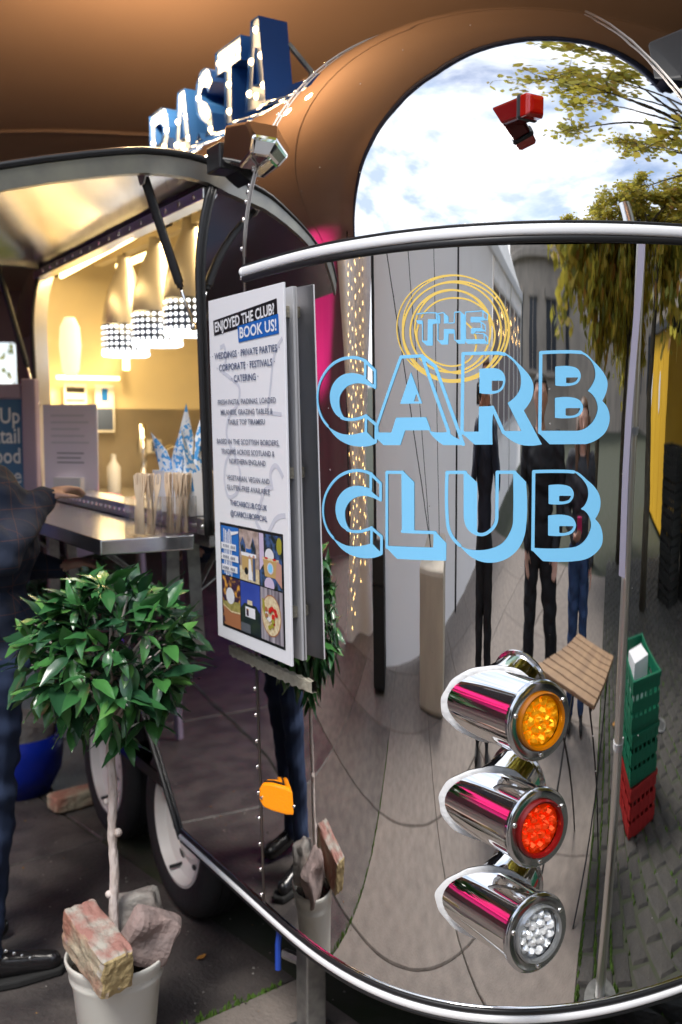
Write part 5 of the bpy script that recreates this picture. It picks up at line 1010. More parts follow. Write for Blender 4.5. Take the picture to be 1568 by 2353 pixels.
pic(2, 0, 'pr_leaf', [('p', [(0, 0), (.2, 0), (.22, .55), (.0, .72)], 0, 0, 0, 'pr_pink'), ('e', .9, .18, .12, .16, 'pr_olive'), ('e', .46, .40, .20, .14, 'pr_egg'), ('p', [(.16, .46), (.85, .46), (.78, .80), (.24, .80)], 0, 0, 0, 'pr_kraft'), ('r', .14, .44, .73, .045, 'pr_cream'), ('e', .32, .45, .08, .02, 'pr_tomato'), ('e', .68, .45, .08, .02, 'pr_tomato'), ('e', .5, .63, .14, .11, 'ink_ghost'), ('e', .5, .63, .10, .08, 'vinyl_blue'), ('p', [(.80, .46), (1, .52), (1, .95), (.72, .80)], 0, 0, 0, 'pr_skin'), ('e', .45, .95, .22, .15, 'pr_pink')])
pic(0, 1, 'pr_bokeh', [('p', [(0, .52), (1, .46), (1, .72), (.05, .72)], 0, 0, 0, 'pr_pasta'), ('e', .45, .38, .24, .17, 'pr_egg'), ('p', [(.02, .60), (.5, .70), (1, .68), (1, 1), (.15, 1)], 0, 0, 0, 'pr_clay'), ('p', [(.02, .58), (.5, .68), (1, .66), (1, .69), (.5, .71), (.03, .61)], 0, 0, 0, 'pr_cream')])
pic(1, 1, 'pr_dusk', [('r', 0, .52, 1, .48, 'pr_night'), ('p', [(.06, .50), (.2, .42), (.8, .42), (.95, .52), (.95, .8), (.06, .72)], 0, 0, 0, 'pr_night'), ('r', .25, .48, .5, .20, 'board_white'), ('r', .36, .34, .26, .09, 'pr_cream'), ('r', .30, .52, .12, .14, 'pr_bokeh'), ('r', .0, .82, .5, .18, 'slate')])
pic(2, 1, 'pr_planks', [('e', .48, .50, .44, .40, 'pr_clay'), ('e', .48, .50, .41, .375, 'pr_cream'), ('p', [(.08, .2), (.16, .22), (.3, .6), (.22, .58), (.1, .4)], 0, 0, 0, 'pr_olive')] + [('e', .48 + .30 * math.cos(k * 2.4) * (.3 + .09 * (k % 7)), .50 + .28 * math.sin(k * 2.4) * (.3 + .09 * (k % 7)), .07, .045, ('pr_tomato', 'pr_olive', 'pr_clay', 'pr_tomato', 'pr_egg')[k % 5]) for k in range(18)])
# adhesive strips left on the wall under the boards
ta = MB(); N_ = 40; x_a, x_b = -.147, .275
def wall_pt(x, z, o_):
    if x <= 0: return (x, side_y(z) - o_, z)
    hw, D, n = sec(z); y = YC - hw * (1 - min(x / D, 1) ** n) ** (1 / n); return (x + o_ * .1, y - o_, z)
g1, g2, g3, g4 = [], [], [], []
for k in range(N_ + 1):
    x = x_a + (x_b - x_a) * k / N_; z = 1.022 - .006 * k / N_ + .002 * math.sin(k * 1.9); g1.append(wall_pt(x, z, .0005)); g2.append(wall_pt(x, z - .001, .007)); g3.append(wall_pt(x, z - .026 + .002 * math.sin(k * 2.3), .007)); g4.append(wall_pt(x, z - .027, .0005))
ta.grid([g1, g2, g3, g4]); tp_ = ta.build('adhesive_strip', 'tape', None); tp_.location = (OX, OY, 0); tp_.rotation_euler = (0, 0, TROT); tag(tp_, 'torn grey foam tape strip on the trailer corner below the notice board', 'tape')

# ================================================================== ON THE SERVING SHELF
def onshelf(name, x, y, z, label, cat, group=None, rz=0): e = empty(name, T2W(x, y, z), TROT + rz); tag(e, label, cat, group); return e
SHZ = 1.3005
def open_box(w_, d_, h, t=.003):
    b = MB(); b.box((-w_ / 2, -d_ / 2, 0), (w_ / 2, d_ / 2, t))
    for sx in (-1, 1): b.box((sx * w_ / 2 - t / 2, -d_ / 2, t), (sx * w_ / 2 + t / 2, d_ / 2, h))
    for sy in (-1, 1): b.box((-w_ / 2 + t / 2, sy * d_ / 2 - t / 2, t), (w_ / 2 - t / 2, sy * d_ / 2 + t / 2, h)); 
    return b
fk = MB(); fk.box((-.004, -.001, 0), (.004, .001, .10)); fk.prism([(-.004, .10), (.004, .10), (.0085, .125), (.0085, .16), (.004, .165), (.003, .135), (.001, .135), (.001, .165), (-.001, .165), (-.001, .135), (-.003, .135), (-.004, .165), (-.0085, .16), (-.0085, .125)], .002, lambda u, v, w_: (u, w_ - .001, v)); FORK = fk.mesh('wooden_fork', 'wood_pale')
for bx, (x, y, rz, lb) in enumerate([(-.345, -.085, .1, 'clear acrylic box of wooden forks nearest the notice board'), (-.355, -.178, -.05, 'clear acrylic box of wooden forks at the outer edge of the shelf')]):
    e = onshelf('cutlery_box', x, y, SHZ, lb, 'box', 'cutlery boxes'); e.rotation_euler[2] += rz; b = open_box(.085, .075, .105); b.build('walls', 'acrylic', e)
    for k in range(15):
        fx, fy = random.uniform(-.033, .033), random.uniform(-.028, .028); a = random.uniform(0, 3.1); tl = Matrix.Rotation(random.uniform(-.10, .10), 4, 'X') @ Matrix.Rotation(random.uniform(-.12, .12), 4, 'Y')
        o = inst(FORK, 'wooden_fork', None, Matrix.Translation(T2W(x + fx * .8, y + fy * .8, SHZ + .004)) @ Matrix.Rotation(TROT, 4, 'Z') @ tl @ Matrix.Rotation(a, 4, 'Z')); tag(o, ('slim wooden fork standing in the acrylic box nearest the notice board', 'slim wooden fork standing in the outer acrylic box')[bx], 'fork', ('forks in the near acrylic box', 'forks in the outer acrylic box')[bx])
e = onshelf('dispenser', -.47, -.005, 1.3455, 'white cardboard tray holding blue patterned paper cones by the hatch opening', 'tray'); b = open_box(.26, .10, .12); b.build('walls', 'paper', e)
for k, (x, y, h, a) in enumerate([(-.57, -.01, .26, .35), (-.53, 0, .24, -.3), (-.49, -.01, .31, .1), (-.45, .0, .25, .3), (-.41, -.01, .29, -.15), (-.37, 0, .25, .3)]):
    m = MB(); rr = .045; m.add([(rr * math.cos(t), rr * .7 * math.sin(t), .03 * math.sin(3 * t)) for t in np.linspace(0, 2 * math.pi, 9)[:-1]] + [(.02 * math.cos(t * 1.0 + k), .014 * math.sin(t), h * .72 + .012 * math.cos(2 * t)) for t in np.linspace(0, 2 * math.pi, 9)[:-1]] + [(.012 * math.sin(k * 5), 0, h)], [(i, (i + 1) % 8, 8 + (i + 1) % 8, 8 + i) for i in range(8)] + [(8 + i, 8 + (i + 1) % 8, 16) for i in range(8)])
    o = m.build('paper_cone', 'cone_paper'); o.location = T2W(x, y, 1.352); o.rotation_euler = (0, a, TROT + k); tag(o, ('leftmost', 'second from the left', 'tallest', 'fourth from the left', 'fifth from the left', 'rightmost')[k] + ' of the blue and white patterned paper cones in the tray', 'paper cone', 'paper cones in the tray')
e = onshelf('menu_stand', -1.62, .0, 1.346, 'lilac menu sheet in a stand on the hatch sill', 'menu stand', rz=R(40)); m = MB(); m.box((-.12, 0, 0), (.12, .004, .33)); sh_ = m.build('sheet', 'paper_lilac', e); m = MB(); m.box((-.06, -.03, 0), (.06, .03, .05)); m.build('holder', 'paper', e)
for k in range(3): m = MB(); m.box((-.06, -.0012, .105 + k * .018), (.06 - .015 * (k % 2), -.0006, .109 + k * .018)); m.build('print_line', 'ink_grey', sh_)
for k in range(5): m = MB(); m.box((-.085, -.0012, .18 + k * .026), (.085 - .02 * (k % 3), -.0006, .187 + k * .026)); m.build('print_line', 'ink_ghost', sh_)
o = onshelf('squeeze_bottle', -1.10, .13, 1.313, 'white squeeze bottle lying on the counter inside the hatch', 'bottle', rz=R(20)); m = MB(); m.lathe([(0, 0), (.026, 0), (.028, .02), (.028, .15), (.014, .18), (.006, .21), (.005, .235)], 16, Matrix.Rotation(math.pi / 2, 4, 'Y')); m.build('body', 'bottle_white', o, 'auto')
o = onshelf('rolling_pin', -1.35, .16, 1.315, 'wooden rolling pin on the counter behind the white bottle', 'rolling pin', rz=R(-15)); m = MB(); m.lathe([(0, 0), (.012, .005), (.012, .06), (.026, .07), (.026, .26), (.012, .27), (.012, .33), (0, .335)], 16, Matrix.Rotation(math.pi / 2, 4, 'Y')); m.build('roller', 'wood_dark', o, 'auto')
o = onshelf('pink_packet', -1.48, .10, 1.287, 'bright pink packet on the counter beside the menu sheet', 'packet'); m = MB(); m.box((-.06, -.04, 0), (.06, .04, .05)); m.build('pack', 'pink_pack', o, bevel=.012)
for k in range(2): o = onshelf('plate_stack', -1.0 + .25 * k, .28, 1.2855, ('pale plate stack on the inner counter behind the bottle', 'pale plate stack on the inner counter nearest the corner')[k], 'plates'); m = MB(); m.lathe([(0, 0), (.05, .002), (.085, .012), (.09, .05), (.085, .052), (.05, .042), (0, .04)], 24); m.build('plates', 'bottle_white', o, 'auto')

KIT = [('steel_tub', -1.95, 1.35, 1.301, 'steel', 'deep steel tub at the left end of the rear kitchen counter', 'tub', [(0, 0), (.09, 0), (.10, .16), (.096, .16), (.086, .01)]), ('sauce_jar', -1.70, 1.30, 1.301, 'red_ink', 'red sauce jar standing beside the steel tub inside', 'jar', [(0, 0), (.04, 0), (.042, .11), (.03, .13), (.03, .15), (0, .15)]), ('oil_bottle', -1.55, 1.42, 1.301, 'pr_green', 'green oil bottle on the rear kitchen counter', 'bottle', [(0, 0), (.035, 0), (.036, .17), (.012, .22), (.012, .28), (0, .28)]), ('pan', -1.25, 1.35, 1.301, 'dark_metal', 'dark round pan on the rear kitchen counter', 'pan', [(0, 0), (.12, 0), (.14, .06), (.136, .06), (.118, .006)]), ('paper_roll', -2.25, .95, 1.282, 'paper', 'white kitchen paper roll near the tap', 'paper roll', [(.02, 0), (.06, 0), (.06, .24), (.02, .24)]), ('soap_bottle', -2.30, .40, 1.282, 'bottle_white', 'small white soap bottle under the notices', 'bottle', [(0, 0), (.03, 0), (.032, .12), (.012, .15), (.012, .18), (0, .18)])]
for nm, x, y, z, mt, lb, ct, pf in KIT: m = MB(); m.lathe(pf, 20); o = m.build(nm, mt, None, 'auto'); o.location = T2W(x, y, z); tag(o, lb, ct)

# ================================================================== POTTED BAY TREE
BX, BY = -.573, 2.43
bk = empty('bucket', (BX, BY, 0)); tag(bk, 'cream plastic bucket weighted with bricks holding the bay tree', 'bucket')
m = MB(); m.lathe([(0, .004), (.086, .004), (.089, .0), (.092, .006), (.110, .19), (.117, .205), (.119, .215), (.1165, .222), (.121, .232), (.127, .250), (.1285, .260), (.126, .264), (.122, .262), (.119, .25), (.112, .21), (.108, .19)], 56); m.build('shell', 'bucket', bk, True)
m = MB(); m.lathe([(0, .235), (.05, .232), (.117, .222)], 24); m.build('soil', 'soil', bk, True)
by = empty('bay_tree', (BX, BY, .22)); tag(by, 'potted bay tree with pale knobbly stem and glossy green leaves', 'tree')
sp = [Vector((.0 + .0022 * math.sin(k * .55), -.01, k * .018)) for k in range(40)]; m = MB(); m.tube(sp, [.0122 + .0010 * math.sin(k * 1.7) * (k % 3 == 0) + .0007 * math.sin(k * 4.1) - .00004 * k for k in range(40)], 14)
for z, a, q in ((.20, 2.6, .010), (.36, .3, .011), (.44, 3.0, .008), (.12, 2.9, .007), (.56, 1.2, .008)): m.sphere((.014 * math.cos(a), -.01 - .008 * abs(math.sin(a)), z), q, 8, 6)
CZ_ = .83; CRX, CRZ = .245, .205
tw = []
for k in range(46):
    d = Vector((random.gauss(0, 1), random.gauss(0, 1), random.gauss(.1, .8))).normalized(); tw.append((d, Vector((d.x * CRX * .8, d.y * CRX * .8 - .01, CZ_ + d.z * CRZ * .82)))); q0 = Vector((0, -.01, .60 + random.uniform(0, .2))); m.tube([q0, q0.lerp(tw[-1][1], .55) + Vector((0, 0, .02)), tw[-1][1]], [.006, .004, .002], 5)
stem = m.build('stem', 'bark_pale', by, True)
def leaf_mesh(L, W, curl, mt, nm='leaf'):
    b = MB(); rows = []
    for t in np.linspace(0, 1, 8):
        wv = W * math.sin(math.pi * min(t * 1.02, 1) ** .85) ** .9 * (1 - .15 * t) + .0006
        rows.append([(t * L, s_ * wv, -curl * L * t * t + .22 * abs(s_) * wv + .0015 * math.sin(t * 16 + s_ * 2) * abs(s_)) for s_ in (-1, -.5, 0, .5, 1)])
    b.grid(rows); return b.mesh(nm, mt, True)
LV = [leaf_mesh(.092, .0165, .22, 'leaf_a'), leaf_mesh(.080, .0155, .30, 'leaf_b'), leaf_mesh(.098, .0180, .12, 'leaf_c'), leaf_mesh(.074, .0150, .40, 'leaf_a'), leaf_mesh(.086, .0170, .08, 'leaf_b'), leaf_mesh(.078, .0175, .18, 'leaf_d')]
crown = empty('crown', (0, 0, 0), parent=by)
def leaf_mtx(p, dr, roll):
    x = dr.normalized(); up = Vector((0, 0, 1)); y = up.cross(x); y = y.normalized() if y.length > .05 else Vector((0, 1, 0)); z = x.cross(y); mm = frame(p, x, y, z); return mm @ Matrix.Rotation(roll, 4, 'X')
nleaf = 0
dirs = []
for k in range(62):                                            # whorls of leaves near the outer shell
    zz = 1 - 2 * (k + .5) / 62; a = k * 2.399963; rr = math.sqrt(1 - zz * zz); dirs.append(Vector((rr * math.cos(a), rr * math.sin(a), zz)))
dirs.sort(key=lambda d: d.y)                                   # those towards the camera first
inner = MB()
for k, d in enumerate(dirs):
    if d.z < -.93: continue
    sc = random.uniform(.72, 1.02) * (1 + .10 * math.sin(5 * d.x + 3 * d.z)); c = Vector((d.x * CRX * sc * .80, d.y * CRX * sc * .80 - .01, CZ_ + d.z * CRZ * sc * .85))
    nn = random.randint(5, 7)
    for q in range(nn):
        t1 = d.cross(Vector((.3, .2, 1))).normalized(); t2 = d.cross(t1); a = q * 2 * math.pi / nn + random.uniform(-.3, .3); ax = (d * random.uniform(.25, .9) + (t1 * math.cos(a) + t2 * math.sin(a)) * random.uniform(.7, 1.05) + Vector((0, 0, -.18))).normalized()
        mm = leaf_mtx(c + ax * .008, ax, random.uniform(-.5, .5)) @ Matrix.Scale(random.choice((random.uniform(.55, .8), random.uniform(.8, 1.1), random.uniform(1., 1.28))), 4)
        if nleaf < 300: inst(random.choice(LV), 'leaf', crown, mm); nleaf += 1
        else: src = LV[random.randint(0, 3)]; inner.mi = random.randint(0, 2); inner.add([mm @ v.co for v in src.vertices], [tuple(p.vertices) for p in src.polygons])
for k in range(300):
    d = Vector((random.gauss(0, 1), random.gauss(0, 1), random.gauss(0, 1))).normalized(); r_ = random.uniform(.3, .78); c = Vector((d.x * CRX * r_, d.y * CRX * r_ - .01, CZ_ + d.z * CRZ * r_)); ax = (d + Vector((random.gauss(0, .7), random.gauss(0, .7), random.gauss(0, .5)))).normalized(); mm = leaf_mtx(c, ax, random.uniform(-.8, .8)); src = LV[random.randint(0, 4)]; inner.mi = random.choice((0, 2, 2)); inner.add([mm @ v.co for v in src.vertices], [tuple(p.vertices) for p in src.polygons])
for px, py, pz in ((.02, -.02, .62), (.04, -.03, .60), (-.01, -.02, .64), (.10, -.05, .66), (-.10, -.04, .68)):
    for q in range(5): a = q * 1.25 + px * 40; ax = Vector((math.cos(a), math.sin(a), -.45)).normalized(); mm = leaf_mtx(Vector((px, py, pz)), ax, 0) @ Matrix.Scale(.9, 4); src = LV[q % 5]; inner.mi = q % 2; inner.add([mm @ v.co for v in src.vertices], [tuple(p.vertices) for p in src.polygons])
tag(inner.build('inner_foliage', ['leaf_a', 'leaf_b', 'leaf_c'], crown, True), kind='stuff')
# bricks and stones in the bucket
def lump(name, dims, mt, loc, rot, label, cat, seed, faces=None, rough=.006, cuts=5):
    r = random.Random(seed); bm = bmesh.new(); bmesh.ops.create_cube(bm, size=1); bmesh.ops.subdivide_edges(bm, edges=bm.edges, cuts=cuts, use_grid_fill=True)
    for v in bm.verts: v.co = Vector((v.co.x * dims[0], v.co.y * dims[1], v.co.z * dims[2])); e_ = sum(abs(abs(c) - d / 2) < 1e-5 for c, d in zip(v.co, dims)); v.co *= (1 - .018 * (e_ - 1) * r.uniform(.3, 1.3)) if e_ > 1 else 1; v.co += Vector((r.gauss(0, rough), r.gauss(0, rough), r.gauss(0, rough))) * .35
    me = bpy.data.meshes.new(name); bm.normal_update()
    for f_ in bm.faces:
        n = f_.normal
        if faces: f_.material_index = 1 if n.x > .6 else (2 if n.z > .6 else 0)
    bm.to_mesh(me); bm.free()
    for k in (mt if isinstance(mt, (list, tuple)) else [mt]): me.materials.append(M[k])
    o = bpy.data.objects.new(name, me); link(o); o.location = loc; o.rotation_euler = rot; tag(o, label, cat); o.modifiers.new('b', 'SUBSURF').levels = 1; o.modifiers['b'].render_levels = 1; return o
lump('brick', (.225, .085, .108), ['brick_m', 'brick_end', 'brick_top'], (-.592, 2.315, .335), (R(3), R(13), R(-50)), 'weathered mossy red brick resting across the bucket rim', 'brick', 4, True, .0085, 9)
o = lump('stone', (.13, .07, .14), 'stone_pink', (-.487, 2.40, .315), (R(10), R(28), R(25)), 'flat pinkish stone leaning inside the right of the bucket', 'stone', 9, rough=.022, cuts=3)
o = lump('stone', (.12, .06, .12), 'stone_grey', (-.525, 2.475, .33), (R(-8), R(-8), R(10)), 'pale grey stone behind the stem in the bucket', 'stone', 12, rough=.022, cuts=3)
# blue tub of another plant, far left
bt2 = empty('plant_tub', (-1.42, 4.25, 0)); tag(bt2, 'bright blue plastic tub with stones behind the standing person', 'tub'); m = MB(); m.lathe([(0, 0), (.14, 0), (.19, .10), (.20, .19), (.19, .26), (.182, .26), (.19, .18)], 36); m.build('shell', 'tub_blue', bt2, True); m = MB(); m.lathe([(0, .22), (.185, .21)], 20); m.build('soil', 'soil', bt2)
lump('stone', (.22, .15, .14), 'stone_grey', (-1.37, 4.2, .29), (.2, .3, .6), 'rounded pale stone sitting in the blue tub', 'stone', 21, rough=.03, cuts=3)
lump('stone', (.16, .12, .10), 'stone_pink', (-1.47, 4.3, .27), (.4, -.3, .2), 'reddish stone sitting behind the pale one in the blue tub', 'stone', 22, rough=.03, cuts=3)
lump('brick', (.2, .1, .065), 'brick_m', (-1.12, 4.05, .04), (0, 0, .7), 'loose brick on the ground beside the far wheel', 'brick', 23, rough=.004)
o = empty('bay_shrub', (-1.42, 4.25, .22)); tag(o, 'second bay tree growing from the blue tub', 'tree'); m = MB(); m.tube([(0, 0, 0), (.01, 0, .35), (0, .01, .65)], .014, 8); m.build('stem', 'bark_pale', o, True); f_ = MB()
for k in range(420):
    d = Vector((random.gauss(0, 1), random.gauss(0, 1), random.gauss(0, 1))).normalized(); r_ = random.uniform(.4, 1); c = Vector((d.x * .26 * r_, d.y * .26 * r_, .78 + d.z * .25 * r_)); ax = (d + Vector((random.gauss(0, .6), random.gauss(0, .6), random.gauss(0, .4)))).normalized(); mm = leaf_mtx(c, ax, 0); src = LV[random.randint(0, 4)]; f_.mi = random.choice((0, 1, 2, 2)); f_.add([mm @ v.co for v in src.vertices], [tuple(p.vertices) for p in src.polygons])
tag(f_.build('crown', ['leaf_a', 'leaf_b', 'leaf_c'], o, True), kind='stuff')
m = MB(); m.tube([T2W(.035, .02, .205), T2W(.034, .021, .27), T2W(.03, .03, .33), T2W(.0, .06, .40)], .008, 8); tag(m.build('blue_hose', 'hose'), 'short blue water hose hanging under the trailer corner', 'hose')
# ---- blue chalk sign at the far left
bs = empty('chalk_sign', (-1.625, 4.02, 0), R(-4)); tag(bs, 'blue painted sign board with white lettering and lilac frame at the left edge', 'sign')
m = MB(); m.box((-.36, 0, 1.10), (.355, .02, 1.70)); m.build('board', 'sign_blue', bs); m = MB(); m.box((.355, -.015, 1.06), (.415, .03, 1.78)); m.box((-.42, -.015, 1.06), (-.36, .03, 1.78)); m.box((-.36, -.012, 1.04), (.355, .028, 1.10)); m.box((-.42, .031, 0), (-.38, .06, 1.7)); m.box((-.20, .031, 0), (-.16, .06, 1.7)); m.box((-.36, -.012, 1.70), (.355, .028, 1.76)); m.build('frame', 'sign_frame', bs, bevel=.006)
for k, t_ in enumerate(('Pop-Up', 'Cocktail', 'Street Food', 'Experience')):
    me = text_mesh(t_, .088, 'chalk', align='RIGHT', sx=.80, bold=.001); inst(me, 'lettering', bs, Matrix.Translation((.345, -.003, 1.605 - k * .080)) @ Matrix.Rotation(math.pi / 2, 4, 'X'))

# ================================================================== PEOPLE
def cap_mesh(b, p0, p1, r0, r1, n=12):
    p0, p1 = Vector(p0), Vector(p1); d = (p1 - p0); L = max(d.length, 1e-4); d = d / L; pts, rs = [], []
    for a in (-85, -60, -30): pts.append(p0 + d * r0 * math.sin(R(a))); rs.append(r0 * math.cos(R(a)))
    for t in (0, .25, .5, .75, 1): pts.append(p0.lerp(p1, t)); rs.append(r0 + (r1 - r0) * t)
    for a in (30, 60, 85): pts.append(p1 + d * r1 * math.sin(R(a))); rs.append(r1 * math.cos(R(a)))
    b.tube(pts, rs, n)
def person(loc, rz, label, H, parts_m, arms, legs, hair=None, coat=0., lean=(0, 0), head_d=(0, 0), vox=.0105, wide=1.14):
    k = H / 1.75; b = MB(); prim = []
    def cap(p0, p1, r0, r1, tg, n=12): p0, p1 = [Vector(q) * k for q in (p0, p1)]; cap_mesh(b, p0, p1, r0 * k, r1 * k, n); prim.append((p0, p1, r0 * k, r1 * k, tg))
    def ell_(c, sc, tg): c = Vector(c) * k; b.sphere(c, k, 18, 14, sc); prim.append((c + Vector((-sc[0] * .5, 0, 0)) * k, c + Vector((sc[0] * .5, 0, 0)) * k, sc[2] * k * .8, sc[2] * k * .8, tg))
    lx, ly = lean
    ell_((0, 0, .96), (.168, .118, .13), 'leg'); ell_((lx * .3, ly * .3, 1.10), (.150, .112, .15), 'top'); ell_((lx * .7, ly * .7, 1.30), (.195, .130, .185), 'top'); cap((lx - .135, ly - .005, 1.425), (lx + .135, ly - .005, 1.425), .062, .062, 'top'); cap((lx, ly, 1.40), (lx + head_d[0] * .5, ly + .01 + head_d[1] * .5, 1.53), .06, .052, 'skin')
    if coat: ell_((0, 0, 1.0), (.185, .148, .15), 'top'); ell_((0, .005, .90), (.188, .150, coat), 'top'); ell_((0, .01, 1.25), (.19, .145, .2), 'top')
    hx, hy = lx + head_d[0], ly + .02 + head_d[1]
    ell_((hx, hy, 1.645), (.076, .094, .108), 'skin'); ell_((hx, hy + .028, 1.585), (.052, .058, .058), 'skin'); cap((hx, hy + .088, 1.650), (hx, hy + .108, 1.618), .010, .015, 'skin', 8); cap((hx - .022, hy + .083, 1.582), (hx + .022, hy + .083, 1.582), .010, .010, 'skin', 8)
    for s_ in (-1, 1): ell_((hx + s_ * .077, hy - .005, 1.635), (.010, .020, .030), 'skin'); cap((hx + s_ * .045, hy + .080, 1.672), (hx + s_ * .018, hy + .086, 1.672), .008, .008, 'skin', 6)
    for s_, (hip, kn, an, toe) in legs.items():
        cap(hip, kn, .104, .078, 'leg'); cap(kn, an, .078, .066, 'leg'); cap(Vector(an) + Vector((0, -.035, -.035)), toe, .040, .032, 'shoe'); cap(an, Vector(an) + Vector((0, -.01, -.04)), .046, .040, 'shoe')
    for s_, (sh, el, wr, hd, pn, curl) in arms.items():
        cap(sh, el, .066, .056, 'top'); cap(el, wr, .056, .042, 'top'); hd = Vector(hd).normalized(); pn = Vector(pn).normalized(); sd_ = hd.cross(pn).normalized(); w0 = Vector(wr); P0 = w0 + hd * .055
        for q in (-.022, 0, .022): cap(w0 + sd_ * q * .7 + hd * .01, w0 + sd_ * q + hd * .075, .016, .014, 'skin', 8)
        for q, L in ((-.030, .062), (-.010, .074), (.010, .078), (.029, .068)):
            a = w0 + sd_ * q + hd * .085; m1 = a + (hd * math.cos(curl) + pn * math.sin(curl)) * L * .5; m2 = m1 + (hd * math.cos(2 * curl) + pn * math.sin(2 * curl)) * L * .5; cap(a, m1, .0095, .0088, 'skin', 8); cap(m1, m2, .0088, .0075, 'skin', 8)
        tb = w0 + hd * .03 - sd_ * .03 * s_ * 1.0; t1 = tb + (hd * .6 - sd_ * .7 * s_ + pn * .35).normalized() * .035; cap(tb, t1, .0115, .010, 'skin', 8); cap(t1, t1 + (hd * .9 - sd_ * .2 * s_ + pn * .4).normalized() * .03, .010, .008, 'skin', 8)
    root = empty('person', loc, rz); root.scale = (wide, wide, 1); tag(root, label, 'person', 'people standing around the trailer')
    o = b.build('body', 'skin', root); rm = o.modifiers.new('r', 'REMESH'); rm.mode = 'VOXEL'; rm.voxel_size = vox * k; sm = o.modifiers.new('s', 'SMOOTH'); sm.iterations = 4; sm.factor = .5
    me = bpy.data.meshes.new_from_object(o.evaluated_get(bpy.context.evaluated_depsgraph_get())); o.modifiers.clear(); o.data = me; me.materials.clear()
    tags = ['skin', 'top', 'leg', 'shoe']
    for t in tags: me.materials.append(M[parts_m[t]])
    C = np.empty(len(me.polygons) * 3); me.polygons.foreach_get('center', C); C = C.reshape(-1, 3); best = np.full(len(C), 9.); idx = np.zeros(len(C), int)
    for p0, p1, r0, r1, tg in prim:
        p0, p1 = np.array(p0), np.array(p1); d = p1 - p0; L = d @ d + 1e-12; t = np.clip(((C - p0) @ d) / L, 0, 1); ds = np.linalg.norm(C - p0 - t[:, None] * d, axis=1) - (r0 + (r1 - r0) * t); w_ = ds < best; best[w_] = ds[w_]; idx[w_] = tags.index(tg)
    V = np.empty(len(me.vertices) * 3); me.vertices.foreach_get('co', V); V = V.reshape(-1, 3); N = np.empty(len(me.vertices) * 3); me.vertices.foreach_get('normal', N); N = N.reshape(-1, 3)
    cloth = np.zeros(len(V)); lv = np.empty(len(me.loops), int); me.loops.foreach_get('vertex_index', lv); cloth[lv] = np.repeat((idx == 1) | (idx == 2), [p.loop_total for p in me.polygons])
    x_, y_, z_ = V.T; fo = .0042 * np.sin(46 * z_ + 17 * x_ + 2.6 * np.sin(13 * y_ + 9 * z_)) + .0034 * np.sin(31 * (x_ + .6 * y_) - 21 * z_ + 2 * np.sin(15 * z_)) + .0016 * np.sin(95 * z_ + 40 * y_ + 3 * np.sin(30 * x_))
    me.vertices.foreach_set('co', (V + N * (fo * cloth)[:, None]).ravel())
    top_ = idx == 1; idx[(idx == 0) & (C[:, 2] < 1.47 * k) & (C[:, 2] > .95 * k) & (np.hypot(C[:, 0] - lx * k, C[:, 1] - ly * k) < .10 * k)] = 1
    me.polygons.foreach_set('material_index', idx.astype(np.int32)); me.polygons.foreach_set('use_smooth', [True] * len(me.polygons))
    if hair:
        hm_ = MB(); c = Vector((hx, hy - .012, 1.665)) * k
        P = [[(c.x + .088 * k * math.sin(t) * math.cos(p), c.y + .102 * k * math.sin(t) * math.sin(p) - .012 * k * (1 if t > 1.3 else 0), c.z + .105 * k * math.cos(t)) for p in np.linspace(math.pi * .96 if t > 1.15 else math.pi * .5, math.pi * 2.04 if t > 1.15 else math.pi * 2.5, 20)] for t in np.linspace(.02, 1.9, 12)]
        hm_.grid(P)
        if hair[1]:
            for s_ in (-1, 1):
                for q in range(3): hm_.tube([c + Vector((s_ * (.07 + .008 * q), .02 - .04 * q, .0)) * k, c + Vector((s_ * (.088 + .006 * q), .02 - .045 * q, -.12)) * k, c + Vector((s_ * (.085 + .01 * q), .06 - .05 * q, -.26)) * k, c + Vector((s_ * (.075 + .01 * q), .10 - .06 * q, -hair[1])) * k], [.028 * k, .030 * k, .026 * k, .010 * k], 8)
        hm_.build('hair', hair[0], root, True)
    return root
STAND = {-1: ((-.085, 0, .93), (-.095, .015, .50), (-.10, -.01, .10), (-.115, .155, .035)), 1: ((.085, 0, .93), (.095, .015, .50), (.10, -.01, .10), (.115, .155, .035))}
# the photographer, right behind the lens
person((.14, -.27, 0), R(2), 'photographer in dark jacket holding a camera up to the face', 1.74, dict(skin='skin', top='navy', leg='black_cloth', shoe='shoe'),
       {-1: ((-.185, 0, 1.43), (-.25, .12, 1.20), (-.085, .20, 1.50), (.45, .2, .7), (.2, .8, -.2), .55), 1: ((.185, 0, 1.43), (.27, .10, 1.25), (.095, .17, 1.53), (-.45, .3, .6), (-.2, .8, -.2), .55)}, STAND, ('hair_brown', 0))
e = empty('camera_body', (0, -.105, 1.545)); tag(e, 'black camera held up in front of the photographer face', 'camera'); m = MB(); m.box((-.066, -.03, 0), (.066, .025, .09)); m.box((-.022, -.025, .09), (.022, .02, .112)); m.box((.045, .0, .0), (.07, .045, .085)); m.build('body', 'black_case', e, bevel=.008); m = MB(); m.lathe([(.030, .0), (.034, .004), (.034, .040), (.030, .045), (.026, .038), (0, .034)], 24, Matrix.Translation((0, .025, .047)) @ Matrix.Rotation(-math.pi / 2, 4, 'X')); m.build('lens', 'glass_camera', e, 'auto')
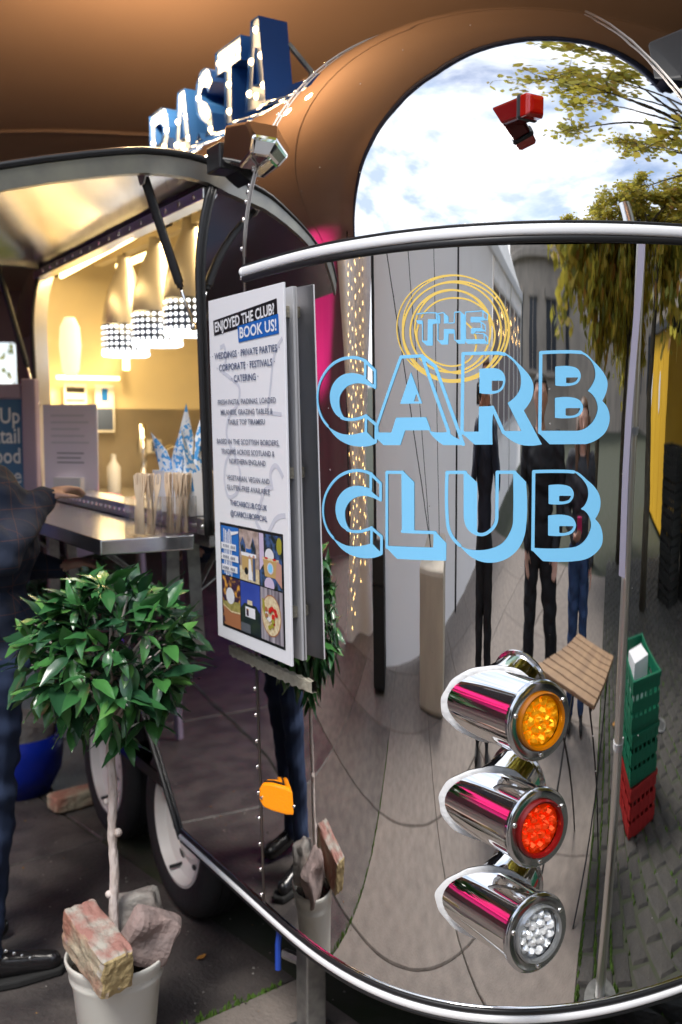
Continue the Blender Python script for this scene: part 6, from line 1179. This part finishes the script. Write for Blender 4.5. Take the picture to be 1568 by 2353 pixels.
# two onlookers beside the photographer
person((1.30, -.68, 0), R(16), 'man in dark shirt and trousers standing with both hands hanging down', 1.67, dict(skin='skin', top='black_cloth', leg='black_cloth', shoe='shoe'),
       {-1: ((-.195, 0, 1.43), (-.25, .02, 1.15), (-.17, .16, .92), (.1, .3, -.95), (.6, .5, 0), .18), 1: ((.195, 0, 1.43), (.25, .02, 1.15), (.17, .16, .92), (-.1, .3, -.95), (-.6, .5, 0), .18)}, {-1: ((-.085, 0, .93), (-.13, .02, .50), (-.17, -.01, .10), (-.20, .15, .035)), 1: ((.085, 0, .93), (.13, .02, .50), (.17, -.01, .10), (.20, .15, .035))}, ('hair_dark', 0))
person((1.80, -.42, 0), R(28), 'woman with long brown hair in jeans and grey jacket holding a pink phone', 1.57, dict(skin='skin', top='charcoal', leg='denim', shoe='shoe'),
       {-1: ((-.175, 0, 1.43), (-.225, .0, 1.15), (-.10, .20, 1.06), (.5, .8, .1), (.3, -.2, .9), .5), 1: ((.175, 0, 1.43), (.23, .0, 1.15), (.21, .10, .92), (0, .2, -1), (-.9, .2, 0), .25)}, STAND, ('hair_brown', .40))
m = MB(); m.box((-.036, -.004, -.07), (.036, .004, .07)); o = m.build('phone', 'phone_pink', None, bevel=.004); o.location = (1.62, -.13, 1.03); o.rotation_euler = (R(-50), 0, R(30)); tag(o, 'bright pink phone held in the woman hand', 'phone')
# customer at the shelf, cut by the left edge of the picture
cu_ = person((-1.03, 2.83, 0), R(-64.5), 'customer in navy check tweed jacket and black boots leaning on the serving shelf', 1.80, dict(skin='skin', top='tweed', leg='trousers', shoe='boot'),
       {-1: ((-.19, -.19, 1.41), (-.24, -.04, 1.16), (-.17, .22, 1.12), (.2, .9, .2), (0, .2, -1), .4), 1: ((.185, -.19, 1.41), (.235, .02, 1.22), (.03, .16, 1.345), (-.45, .8, .3), (0, .2, -1), .45)}, {-1: ((-.085, -.02, .93), (-.10, -.06, .50), (-.13, -.14, .10), (-.15, .03, .035)), 1: ((.085, 0, .93), (.095, -.02, .50), (.10, -.055, .10), (.115, .14, .038))}, ('hair_dark', 0), coat=.07, vox=.008, lean=(0, -.21), wide=1.)
for k in range(5): m = MB(); m.lathe([(.004, 0), (.0045, .003), (.002, .004)], 8, Matrix.Translation((.105 + .046, -.005 + .022 * k, .125 - .012 * k)) @ Matrix.Rotation(R(70), 4, 'Y')); m.build('boot_eyelet', 'chrome', cu_)
m = MB(); m.prism([(.06, -.13), (.06, .05), (.075, .17), (.11, .20), (.15, .17), (.165, .05), (.155, -.13)], .024, lambda u, v, w_: (u, v, .001 + w_)); m.build('boot_sole', 'sole', cu_, bevel=.006)
#@@END
